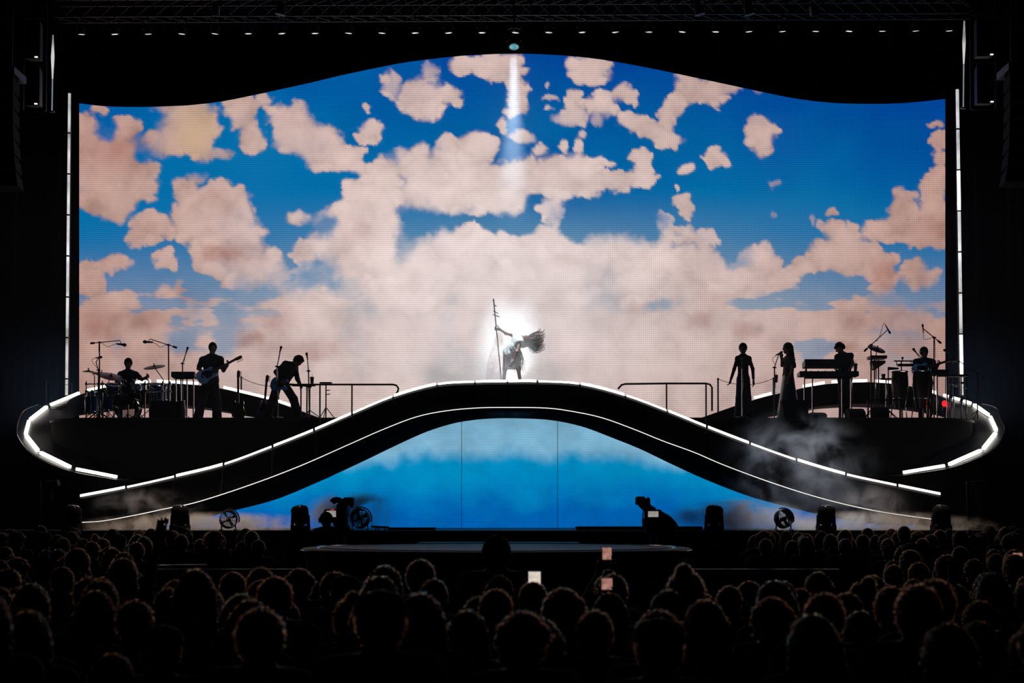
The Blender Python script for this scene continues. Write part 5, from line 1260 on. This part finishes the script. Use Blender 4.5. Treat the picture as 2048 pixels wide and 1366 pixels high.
def floor_fan(u, v, r, label, yaw):
    y = 27.6; c = P(u, v, y); R = PX(r, y); t = thing('floor_fan', label, 'fan', (c[0], y, DECK), 'round floor fans on the deck')
    c[2] = DECK + R + .04; ax = unit(V3(math.sin(yaw), -math.cos(yaw), .25))
    m = MB(); m.lathe(c - ax * .08, ax, [(0, R * .94), (.02, R), (.14, R), (.16, R * .96)], 32); m.f = [f for f in m.f if len(f) == 4]; m.build('drum_housing', 'dark_metal', t)
    _, a, b = frame_of(ax)
    m = MB()
    for s_ in (-.08, .08):
        for k in range(1, 6): m.ring(c + ax * s_, ax, R * k / 5.5, .004, 28, 4)
        for k in range(12): w = k * math.pi / 6; m.tube(c + ax * s_, c + ax * s_ + (a * math.cos(w) + b * math.sin(w)) * R * .95, .003, n=4)
    m.build('guard', 'dark_metal', t)['kind'] = 'stuff'
    m = MB(); m.lathe(c - ax * .06, ax, [(0, R * .2), (.12, R * .2), (.13, R * .1)], 14); m.build('motor', 'black_paint', t)
    for k in range(4):
        w = k * math.pi / 2 + .3; e = a * math.cos(w) + b * math.sin(w); g = a * math.cos(w + .7) + b * math.sin(w + .7)
        m = MB(); m.prism([c + e * R * .2 - ax * .02, c + e * R * .82 - ax * .03, c + (e + g) / 2 * R * .95 + ax * .02, c + g * R * .2 + ax * .02], ax * .006); m.build('blade', 'steel', t)
    m = MB(); m.poly([c + V3(math.cos(w) * R * 1.14, .05, math.sin(w) * R * 1.14) for w in np.linspace(-.3, math.pi * .62, 16)], .014, 6); m.build('carry_handle', 'dark_metal', t)
    m = MB()
    for q in (-1, 1): m.poly([(c[0] + q * R * .8, y - .15, DECK + .012), (c[0] + q * R * .8, y + .15, DECK + .012)], .014, 6); m.tube((c[0] + q * R * .8, y, DECK + .012), (c[0] + q * R * .75, y, c[2] - R * .55), .014, n=6)
    m.build('feet', 'dark_metal', t)
floor_fan(457, 1048, 18, 'round floor fan with carry handle on the deck near the raised hand', .4)
floor_fan(720, 1048, 20, 'round floor fan with carry handle behind the operated camera', -.3)
floor_fan(1567, 1047, 19, 'round floor fan with carry handle near the unmanned camera\'s far side', .5)
# open cable tray beside the fan
t0 = P(757, 1058, 27.5); t = thing('cable_rack', 'low metal rack with hanging cables on the deck beside the camera fan', 'rack', (t0[0], t0[1], DECK))
a, b = P(742, 1053, 27.5), P(778, 1055, 27.5); m = MB(); m.bar(a, b, .08, .04); m.build('bar', 'dark_metal', t)
for u in (752, 757, 770): c = P(u, 1054, 27.5); m = MB(); m.tube((c[0], c[1], DECK), c, .012, n=6); m.build('rod', 'dark_metal', t)

def tv_camera(label, y, flip, zc, parts):
    z0 = 0.55
    base = P(parts['foot'], 1060, y); t = thing('television_camera', label, 'camera', (base[0], y, z0), 'television cameras by the round stage')
    k = lambda u, v, d=0: P(u, v, y + d)
    for name, mat, (u0, v0, u1, v1), dep in parts['boxes']:
        a, b = k(u0, v1), k(u1, v0)
        m = MB(); i = .12
        w = b - a; c0 = (a + b) / 2
        pts = [V3(c0[0] + w[0] / 2 * x, y - dep / 2, c0[2] + w[2] / 2 * z) for x, z in ((-1, -1 + 2 * i), (-1 + 2 * i, -1), (1 - 2 * i, -1), (1, -1 + 2 * i), (1, 1 - 2 * i), (1 - 2 * i, 1), (-1 + 2 * i, 1), (-1, 1 - 2 * i))]
        m.prism(pts, (0, dep, 0)); m.build(name, mat, t, angle=25)
    for name, pts, r in parts['tubes']:
        m = MB(); m.poly(curve([k(*q) for q in pts], 14), r, 8); m.build(name, 'black_matte', t)
    m = MB(); a, b = k(*parts['screen'][:2]), k(*parts['screen'][2:]); m.box((a[0], y - .166, b[2]), (b[0], y - .152, a[2])); m.build('monitor_screen', 'monitor_screen', t)
    if 'tally' in parts: a = k(*parts['tally']); m = MB(); m.box(a - V3(.03, .155, .008), a + V3(.03, -.15, .008)); m.build('tally_light', 'tally', t)
    c = k(parts['foot'], 1062); m = MB(); m.tube((c[0], y, .02 + z0), (c[0], y, c[2]), .09, .07, 14); m.build('pedestal', 'black_paint', t)
    m = MB(); tripod(m, V3(c[0], y, z0), .35, .45, .5, tr=.03); m.build('dolly', 'black_paint', t)
    return t
YV = 25.6
tv_camera('television camera on a pedestal, worked by the operator with headphones', YV, 1, 2, dict(foot=683, boxes=[('viewfinder', 'black_matte', (688, 995, 707, 1011), .3), ('camera_body', 'black_matte', (676, 1008, 694, 1034), .5), ('monitor_housing', 'black_paint', (650, 1018.5, 677, 1038), .3), ('pan_head', 'black_matte', (669, 1034, 694, 1053), .35), ('tripod_head', 'black_matte', (672, 1050, 698, 1070), .4)],
    tubes=[('lens_horn', [(664, 1005), (668, 1001), (675, 1000), (682, 1003), (688, 1007)], .055), ('pan_arm', [(686, 1006), (684, 1016), (681, 1030)], .075), ('cable', [(699, 1014, -.1), (699, 1028, -.12), (692, 1040, -.12), (694, 1052, -.1)], .008), ('grip_knob', [(700, 1011), (706, 1013)], .035), ('pan_bar', [(690, 1048, -.1), (697, 1056, -.3), (699, 1066, -.4)], .02)], screen=(655, 1021.5, 674, 1034), tally=(667, 1019.5)))
tv_camera('unmanned television camera with a lit monitor on the far side of the round stage', YV, -1, 2, dict(foot=1308, boxes=[('viewfinder', 'black_matte', (1272, 993, 1289, 1010), .3), ('camera_body', 'black_matte', (1284, 997, 1299, 1015), .35), ('monitor_housing', 'black_paint', (1288, 1019, 1322, 1038), .3), ('pan_head', 'black_matte', (1286, 1036, 1322, 1054), .4), ('tripod_head', 'black_matte', (1290, 1050, 1336, 1068), .4)],
    tubes=[('lens_horn', [(1283, 1005), (1290, 1012), (1300, 1020), (1308, 1024)], .085), ('grip_knob', [(1293, 998), (1297, 1000)], .045), ('rain_cover', [(1316, 1036), (1330, 1044), (1340, 1054), (1344, 1062)], .14), ('handle', [(1322, 1024), (1325, 1026), (1325, 1036), (1322, 1040)], .012), ('cable', [(1287, 1020, -.1), (1285, 1034, -.12), (1288, 1048, -.1)], .008)], screen=(1294.5, 1022.5, 1315, 1034)))
m = MB()
for u, lab in ((672, 'black camera riser under the operated television camera'), (1312, 'black camera riser under the unmanned television camera')):
    c = P(u, 1060, YV); t = thing('camera_riser', lab, 'platform', (c[0], YV, 0), 'camera risers'); m = MB(); m.box((c[0] - .75, YV - .45, .0), (c[0] + .75, YV + .75, .50)); m.build('skirt', 'black_matte', t)
    m = MB(); m.box((c[0] - .78, YV - .48, .50), (c[0] + .78, YV + .78, .55)); m.build('top_plate', 'stage_floor', t)
op = posed('person', 'camera operator with headphones standing behind the television camera', 25.25, dict(base=(655, 1200), head=(652.5, 1041), neck=(654, 1057), pel=(657, 1116), shl=(634, 1066), shr=(677, 1066), ell=(628, 1094, .05), elr=(684, 1092, .05), wrl=(645, 1098, .28), wrr=(676, 1088, .3), knl=(650, 1155), knr=(664, 1155), anl=(649, 1195), anr=(665, 1195)),
      floor=.55, face=(.25, 1, .05), hair='short', top='cloth_black', sleeve=.9, grip=(.9, .9), slim=1.12, s=1.0)
p = P(652.5, 1039, 25.25); t = thing('headphones', 'over-ear headphones on the camera operator\'s head', 'headphones', p)
m = MB(); m.poly([p + V3(math.cos(w) * .112, .0, math.sin(w) * .135 - .005) for w in np.linspace(.1, math.pi - .1, 16)], .012, 6); m.build('headband', 'black_paint', t)
for q in (-1, 1): m = MB(); m.lathe(p + V3(q * .088, 0, -.01), (q, 0, 0), [(0, .045), (.03, .05), (.045, .035)], 16); m.build('ear_cup', 'black_paint', t)

# slim lamp stands at the ends of the arch
for u, lab in ((97, 'thin stand with chrome tubes at the drummer side end of the arch'), (1948, 'thin stand with chrome tubes at the conga side end of the arch')):
    p = P(u, 990, 30.6); t = thing('lamp_stand', lab, 'lamp stand', (p[0], p[1], DECK), 'chrome lamp stands at the arch ends')
    m = MB(); m.tube((p[0] - .16, p[1], DECK), P(u - 15, 962, 30.6), .014); m.build('pole', 'steel', t)
    m = MB(); a = P(u + 8, 968, 30.6); m.lathe(a, (1, -.3, .1), [(-.16, .05), (-.15, .07), (.12, .08), (.16, .06)], 14); m.build('lamp_head', 'dark_metal', t)
    for k in range(3): q = P(u + 3 + 3.5 * k, 980, 30.5); m = MB(); m.tube((q[0], q[1], q[2] - .22), q, .014); m.build('tube', 'chrome', t)
    m = MB(); m.bar((p[0] - .2, p[1], DECK + .02), (p[0] + .25, p[1], DECK + .02), .2, .04); m.build('base', 'dark_metal', t)
    m = MB(); a = P(u + 8, 985, 30.6); m.tube((a[0], a[1], DECK + .04), P(u + 8, 968, 30.6), .016); m.build('stem', 'dark_metal', t)

# crowd barriers on both sides of the round stage
def barrier(u0, u1, y, label):
    a, b = P(u0, 1138, y), P(u1, 1138, y); z = a[2]
    t = thing('crowd_barrier', label, 'barrier', ((a[0] + b[0]) / 2, y, 0), 'crowd barriers')
    m = MB(); m.bar((a[0], y, z - .02), (b[0], y, z - .02), .10, .04); m.build('top_rail', 'barrier_steel', t)
    m = MB(); m.box((a[0] + .02, y - .012, .05), (b[0] - .02, y + .012, z - .05)); m.build('panel', 'black_matte', t)
    for x in (a[0] + .03, b[0] - .03): m = MB(); m.tube((x, y + .03, 0), (x, y + .03, z - .03), .022, n=6); m.build('upright', 'steel', t)
    m = MB(); m.box((a[0] + .02, y - .55, .0), (b[0] - .02, y + .05, .02)); m.build('foot_plate', 'steel', t)
YBAR = 20.2
names = ['by the round stage', 'second from the round stage', 'third from the round stage', 'fourth from the round stage', 'farthest from the round stage']
for i in range(4):
    w = 76; u1 = 612 - i * w; barrier(u1 - w + 1.5, u1, YBAR, 'steel-topped barrier on the camera operator\'s side, %s' % names[i])
    u0 = 1375 + i * w; barrier(u0, u0 + w - 1.5, YBAR, 'steel-topped barrier on the unmanned camera\'s side, %s' % names[i])
a = P(318, 1131, 20.1); t = thing('added_rail_tray', 'pale flat tray added for the blue-lit barrier top below the raised arm', 'tray', a)  # pale plate added to show the barrier top catching blue light
b = P(410, 1131, 20.1); m = MB(); m.box((a[0], 19.95, a[2] - .01), (b[0], 20.3, a[2] + .008)); m.build('tray_plate', 'barrier_steel', t); m = MB(); m.box((a[0] + .2, 19.94, a[2] + .009), (b[0], 20.29, a[2] + .014)); m.build('pale_layer', 'drum_head', t)

# ---------------------------------------------------------------- the crowd
def stand_joints(H=1.70, w=1.0, arms='down', lean=0.0):
    k = H / 1.72
    J = dict(head=V3(0, .015, 1.595) * k, neck=V3(0, -.01, 1.455) * k, pel=V3(0, 0, .96) * k, shl=V3(-.185 * w, 0, 1.40) * k, shr=V3(.185 * w, 0, 1.40) * k,
             knl=V3(-.10, .02, .50) * k, knr=V3(.10, .02, .50) * k, anl=V3(-.11, -.02, .085), anr=V3(.11, -.02, .085))
    for e, q in (('l', -1), ('r', 1)):
        J['el' + e] = V3(q * .210 * w, -.02, 1.12) * k; J['wr' + e] = V3(q * .21 * w, .12, .90) * k
    if arms in ('up_r', 'phone'): J['elr'] = V3(.30, .08, 1.56) * k; J['wrr'] = V3(.30, .10, 1.80) * k
    if arms == 'up_l': J['ell'] = V3(-.27, .04, 1.60) * k; J['wrl'] = V3(-.24, .03, 1.85) * k
    if arms == 'phone': J['ell'] = V3(-.16, .22, 1.38) * k; J['wrl'] = V3(-.05, .30, 1.66) * k; J['elr'] = V3(.16, .22, 1.38) * k; J['wrr'] = V3(.05, .30, 1.66) * k
    return J
VAR = []
specs = [('short', 'hair_black', 'cloth_black', 1.78, 1.06, 'short dark hair'), ('long', 'hair_brown', 'cloth_dark', 1.64, .90, 'long brown hair'), ('curly', 'hair_black', 'cloth_dark', 1.70, 1.0, 'curly dark hair'), ('bun', 'hair_brown', 'cloth_black', 1.64, .90, 'a hair bun'),
         ('pony', 'hair_auburn', 'cloth_red', 1.63, .88, 'reddish ponytail'), ('bob', 'hair_blond', 'cloth_pale', 1.62, .90, 'fair bobbed hair'), ('short', 'hair_brown', 'cloth_denim', 1.75, 1.02, 'short brown hair'), ('long', 'hair_blond', 'cloth_black', 1.66, .90, 'long fair hair'), ('short', 'hair_brown', 'cloth_black', 1.74, 1.04, 'a cap')]
def make_person(spec, arms='down', seed=0):
    hair, hm, top, H, w, words = spec
    root = thing('person', 'x', 'person', (0, 0, 0))
    human(root, stand_joints(H, w, arms), face=(0, 1, .06), hair=hair, hair_mat=hm, top=top, sleeve=.6, legs='cloth_denim', h=.0145, slim=w, hat='cloth_black' if words == 'a cap' else None, seed=seed, shoes=None, wisps=1900,
          skin='skin' if seed % 2 else 'skin_dark', grip=(.5, .5) if arms == 'down' else (.25, .25))
    return root
def copy_tree(o, parent=None):
    c = o.copy(); COL.objects.link(c); c.parent = parent
    for ch in o.children: copy_tree(ch, c)
    return c
protos = [make_person(s, seed=i + 1) for i, s in enumerate(specs)]
HT = [s[3] for s in specs]
used = [False] * len(protos)
CROWD = []
def place(i, x, y, top_z, yaw, label, group):
    o = protos[i] if not used[i] else copy_tree(protos[i]); used[i] = True
    k = top_z / (HT[i] / 1.72 * 1.595 + .13)
    o.location = (x, y, 0); o.scale = (k, k, k); o.rotation_euler = (0, 0, yaw)
    tag(o, label, 'person', group); CROWD.append((x, y)); return o
rc = random.Random(21)
RESERVED = []
def free(x, y, r):
    return all((x - a) ** 2 + (y - b) ** 2 > r * r for a, b in CROWD + RESERVED)
# people with something in the air, built one by one
def px(u, y): return P(u, 1100, y)[0]
SPECIAL = []
def special(u, y, top_v, spec, arms, label, J_edit=None, **kw):
    x = px(u, y); H = P(u, top_v, y)[2]
    s = list(spec); root = thing('person', label, 'person', (x, y, 0), None)
    J = stand_joints(1.72, s[4], arms); k = H / (1.595 + .13)
    if J_edit: J_edit(J)
    args = dict(face=(0, 1, .05), hair=s[0], hair_mat=s[1], top=s[2], sleeve=.6, legs='cloth_denim', h=.013, slim=s[4], shoes=None, grip=(.3, .3), wisps=1900); args.update(kw)
    human(root, J, **args); root.scale = (k, k, k); CROWD.append((x, y)); RESERVED.append((x, y)); return root, x, k
def raised(J):
    J['elr'] = V3(.20, .0, 1.62); J['wrr'] = V3(.265, .02, 1.88)
r1, x1, k1 = special(246, 10.7, 1120, specs[1], 'down', 'long-haired fan holding one bare arm and open hand up high', raised, hd=(None, V3(.12, .1, 1)), thumb=(None, V3(1, 0, 0)), grip=(.4, .18), sleeve=.25)
special(993, 10.9, 1073, specs[0], 'down', 'tall broad-headed spectator standing highest in front of the round stage', wisps=0)
def left_up(J):
    J['ell'] = V3(-.30, .10, 1.46); J['wrl'] = V3(-.22, .14, 1.70)
special(1985, 9.3, 1150, specs[7], 'down', 'long fair-haired fan with one bare forearm raised near the conga side edge', left_up, hd=(V3(.1, .1, 1), None), thumb=(V3(1, 0, 0), None), grip=(.6, .4), sleeve=.2)
def phone_fan(u, y, top_v, spec, pu, pv, w_px, h_px, mat, label, plabel, dy=.32):
    x = px(u, y); c = P(pu, pv, y + dy); k = P(u, top_v, y)[2] / 1.725
    loc = (c - V3(x, y, 0)) / k
    def ed(J):
        for e, q in (('l', -1), ('r', 1)):
            J['wr' + e] = loc + V3(q * PX(w_px, y) * .5 + q * .03, .035, -.16); J['el' + e] = (J['sh' + e] + J['wr' + e]) / 2 + V3(q * .10, .05, -.12)
    r, _, _ = special(u, y, top_v, spec, 'phone', label, ed, hd=(V3(.12, 0, 1), V3(-.12, 0, 1)), grip=(.2, .2))
    t = thing('mobile_phone', plabel, 'phone', c, 'phones held up in the crowd'); w, h = PX(w_px, y + dy) / 2, PX(h_px, y + dy) / 2
    m = MB(); m.box(c + V3(-w - .004, 0, -h - .006), c + V3(w + .004, .010, h + .006)); m.build('phone_body', 'black_gloss', t)
    m = MB(); m.box(c + V3(-w, -.003, -h), c + V3(w, -.0005, h)); m.build('phone_screen', mat, t)
phone_fan(1066, 9.6, 1168, specs[6], 1069, 1157, 24, 27, 'phone_white', 'short-haired fan filming below the round stage with both hands', 'phone with the brightest pale screen, in front of the round stage')
phone_fan(1216, 10.4, 1152, specs[3], 1214, 1107, 18, 24, 'phone_film', 'fan with a hair bun holding a phone high against the round stage', 'phone held highest, pink picture, against the round stage front')
phone_fan(1219, 8.6, 1190, specs[1], 1214, 1168, 21, 22, 'phone_film', 'long-haired fan filming directly below the highest phone', 'phone with dim pink picture below the highest phone')
phone_fan(1609, 23.5, 1072, specs[2], 1611, 1083, 9, 15, 'phone_film', 'curly-haired fan filming in the far crowd beyond the second barrier', 'small phone with pink picture in the far crowd under the moving head lamp', .4)
phone_fan(1584, 22.4, 1083, specs[5], 1586, 1110, 13, 16, 'phone_blue', 'fair-haired fan with a bright phone just behind the barrier', 'small white-blue phone just behind the barrier', .3)
phone_fan(401, 23.0, 1080, specs[4], 403, 1091, 8, 10, 'phone_white', 'red-haired fan filming in the far crowd behind the raised arm', 'tiny bright phone in the far crowd behind the raised arm', .35)
phone_fan(2030, 12.6, 1112, specs[0], 2035, 1119, 19, 26, 'phone_film', 'short-haired fan filming at the conga side edge of the picture', 'phone with glowing pink picture at the conga side edge of the picture')

def row_zone(ys, xfun, spacing, zone, group, jit=.10):
    n = 0
    for r, y in enumerate(ys):
        people = []
        for x0, x1 in xfun(y):
            x = x0 + rc.random() * spacing * .6
            while x < x1:
                xx = x + rc.uniform(-jit, jit) * .4; yy = y + rc.uniform(-jit, jit) * 1.2
                if free(xx, yy, .46): people.append((xx, yy)); CROWD.append((xx, yy))
                x += spacing * rc.uniform(.92, 1.12)
        yield r, people
def ordinal(i):
    return (ORD + 'fifteenth sixteenth seventeenth eighteenth nineteenth twentieth'.split() + ['twenty-' + q for q in ORD[:9]])[i]
def fill(ys, xfun, spacing, rowname, group, zmean, zdev):
    for r, people in row_zone(ys, xfun, spacing, rowname, group):
        for c, (x, y) in enumerate(sorted(people)):
            i = rc.choice((0, 1, 1, 2, 3, 4, 5, 6, 6, 7, 8, 0)); z = zmean + rc.gauss(0, zdev)
            z = min(z, zmean + .09) if rc.random() > .06 else zmean + .13
            place(i, x, y, z, rc.uniform(-.35, .35), 'person with %s, %s from left in %s' % (specs[i][5], ordinal(c), rowname(r)), group)
wrow = lambda r: 'the nearest crowd row' if r == 0 else 'the %s nearest crowd row' % ORD[r]
fill([5.9, 6.45, 7.0, 7.6, 8.2, 8.85, 9.5, 10.2, 10.9], lambda y: [(-.36 * y - .15, .36 * y + .2)], .56, wrow, 'near crowd seen from behind', 1.625, .07)
fill([12.0, 13.0, 14.0, 15.0, 16.2, 17.4, 18.6], lambda y: [(-.365 * y, -.262 * y), (.262 * y, .365 * y)], .60, lambda r: 'the %s edge crowd row' % ORD[r], 'crowd at the picture\'s edges', 1.64, .08)
fill([21.3, 22.1, 22.9, 23.7, 24.6, 25.5, 26.4], lambda y: [(-.365 * y, -.170 * y - .1), (.166 * y + .1, .365 * y)], .60, lambda r: 'the %s row behind the barriers' % ORD[r], 'far crowd behind the barriers', 1.76, .06)

# ---------------------------------------------------------------- haze and smoke
def volume(name, label, lo, hi, dens, color, scale, thresh, seed, aniso=.2, shape='ellipsoid', stretch=(1, 1, 1), detail=4, rise=0.0):
    lo, hi = np.asarray(lo, float), np.asarray(hi, float); c = (lo + hi) / 2; h = (hi - lo) / 2
    m = MB()
    if shape == 'box': m.box(lo, hi)
    else:
        n = 18; m.lathe(V3(0, 0, 0), (0, 0, 1), [(-math.cos(math.pi * i / n), math.sin(math.pi * i / n)) for i in range(n + 1)], 28); m.v = [c + p * h for p in m.v]
    mt = bpy.data.materials.new(name); mt.use_nodes = True; nt = mt.node_tree
    for n_ in list(nt.nodes): nt.nodes.remove(n_)
    N = nt.nodes.new; K = nt.links.new
    out = N('ShaderNodeOutputMaterial'); vs = N('ShaderNodeVolumeScatter'); vs.inputs['Color'].default_value = color + (1,); vs.inputs['Anisotropy'].default_value = aniso
    if thresh is None: vs.inputs['Density'].default_value = dens
    else:
        tc = N('ShaderNodeTexCoord'); mp = N('ShaderNodeMapping'); mp.inputs['Scale'].default_value = stretch; mp.inputs['Location'].default_value = (seed * 3.1, seed * 1.7, seed * .9)
        K(tc.outputs['Object'], mp.inputs['Vector'])
        nz = N('ShaderNodeTexNoise'); nz.inputs['Scale'].default_value = scale; nz.inputs['Detail'].default_value = detail; nz.inputs['Roughness'].default_value = .62; nz.inputs['Distortion'].default_value = .5
        K(mp.outputs[0], nz.inputs['Vector'])
        mr = N('ShaderNodeMapRange'); mr.inputs['From Min'].default_value = thresh; mr.inputs['From Max'].default_value = thresh + .26; mr.inputs['To Min'].default_value = 0; mr.inputs['To Max'].default_value = 1; K(nz.outputs['Fac'], mr.inputs['Value'])
        # fall-off towards the cloud's own boundary
        sc = N('ShaderNodeVectorMath'); sc.operation = 'DIVIDE'; sc.inputs[1].default_value = [float(q) for q in h]; K(tc.outputs['Object'], sc.inputs[0])
        ln = N('ShaderNodeVectorMath'); ln.operation = 'LENGTH'; K(sc.outputs[0], ln.inputs[0])
        fr = N('ShaderNodeMapRange'); fr.interpolation_type = 'SMOOTHSTEP'; fr.inputs['From Min'].default_value = 1.0; fr.inputs['From Max'].default_value = .25; fr.inputs['To Min'].default_value = 0; fr.inputs['To Max'].default_value = 1; K(ln.outputs['Value'], fr.inputs['Value'])
        a = N('ShaderNodeMath'); a.operation = 'MULTIPLY'; K(mr.outputs[0], a.inputs[0]); K(fr.outputs[0], a.inputs[1])
        b = N('ShaderNodeMath'); b.operation = 'MULTIPLY'; K(a.outputs[0], b.inputs[0]); b.inputs[1].default_value = dens; K(b.outputs[0], vs.inputs['Density'])
    K(vs.outputs[0], out.inputs['Volume'])
    o = link_mesh(name, m.v, m.f, mt, None, angle=None, base=c)
    return tag(o, label, 'smoke' if thresh is not None else 'haze', kind='stuff')
volume('haze', 'thin blue-grey haze hanging over the whole stage', (-15, 27.0, DECK + .02), (15, 39.7, 10.0), .0014, (.70, .84, 1), 1, None, 0, aniso=.4, shape='box')
q = P(1022, 720, YQ)
volume('smoke', 'bright white smoke rising around the performer on the arch', (q[0] - 1.15, 29.75, ARCH_Z - 1.0), (q[0] + 1.15, 31.6, ARCH_Z + 2.2), 1.1, (1, 1, 1), 1.4, .34, 1, aniso=.0)
volume('smoke', 'low white smoke creeping along the arch top under the performer', (q[0] - 2.9, 29.7, ARCH_Z - .35), (q[0] + 2.0, 32.2, ARCH_Z + .85), .9, (1, .72, .66), 1.3, .40, 2, aniso=.0)
a = P(1030, 190, 30.8)
volume('smoke', 'thin haze drifting through the beam just below the bright lamp', (a[0] - 1.2, 29.9, a[2] - 3.2), (a[0] + 1.2, 31.7, a[2] + 1.7), .055, (.7, .88, 1), .9, .20, 12, aniso=.0)
for u, lab in ((70, 'blue-grey haze added for the lens glow around the drummer ramp end'), (1975, 'blue-grey haze added for the lens glow around the conga ramp end')):
    a = P(u, 800, 35.5); volume('haze', lab, (a[0] - 2.0, 33.6, a[2] - 2.4), (a[0] + 2.0, 38.3, a[2] + 2.6), .028, (.30, .55, 1), .5, .10, 20, aniso=.2)  # blue haze pockets added in place of lens bloom round the strips
a = P(1590, 960, 29.1)
volume('smoke', 'bluish smoke plume drifting across the falling side of the arch', (a[0] - 1.9, 28.3, a[2] - .95), (a[0] + 1.9, 29.35, a[2] + 1.55), 2.0, (.72, .84, 1), 1.5, .44, 3, aniso=.3)
a = P(1735, 1020, 29.0)
volume('smoke', 'thin smoke wisps at the low conga side end of the arch', (a[0] - 1.1, 28.3, DECK + .01), (a[0] + 1.1, 29.35, a[2] + .6), 2.4, (.9, .92, 1), 2.0, .45, 4, aniso=.3)
a = P(290, 1015, 29.0)
volume('smoke', 'thin smoke wisps at the low drummer side end of the arch', (a[0] - 1.2, 28.3, DECK + .01), (a[0] + 1.4, 29.35, a[2] + .45), 2.4, (.95, .95, 1), 2.2, .46, 5, aniso=.3)
for i, (u0, u1, v0, lab) in enumerate(((120, 700, 1028, 'low pale fog bank along the deck on the drummer side'), (1450, 2020, 1026, 'low pale fog bank along the deck on the conga side'))):
    a, b = P(u0, v0, 28.6), P(u1, v0, 28.6)
    volume('fog_bank', lab, (a[0], 28.0, DECK - .32), (b[0], 29.4, a[2] + .08), 16, (1, .88, .78), 2.6, .44, 6 + i, aniso=.0)
a = P(715, 1022, 28.8)
volume('smoke', 'grey smoke cloud behind the operated television camera', (a[0] - 1.15, 28.05, DECK - .15), (a[0] + 1.0, 29.4, a[2] + .48), 16, (.74, .70, .71), 1.8, .42, 8, aniso=.1)
a = P(1470, 1028, 28.8)
volume('smoke', 'grey smoke cloud between the unmanned camera and the far fan', (a[0] - 1.6, 28.05, DECK - .15), (a[0] + 1.6, 29.4, a[2] + .36), 16, (.78, .72, .71), 1.8, .42, 9, aniso=.1)
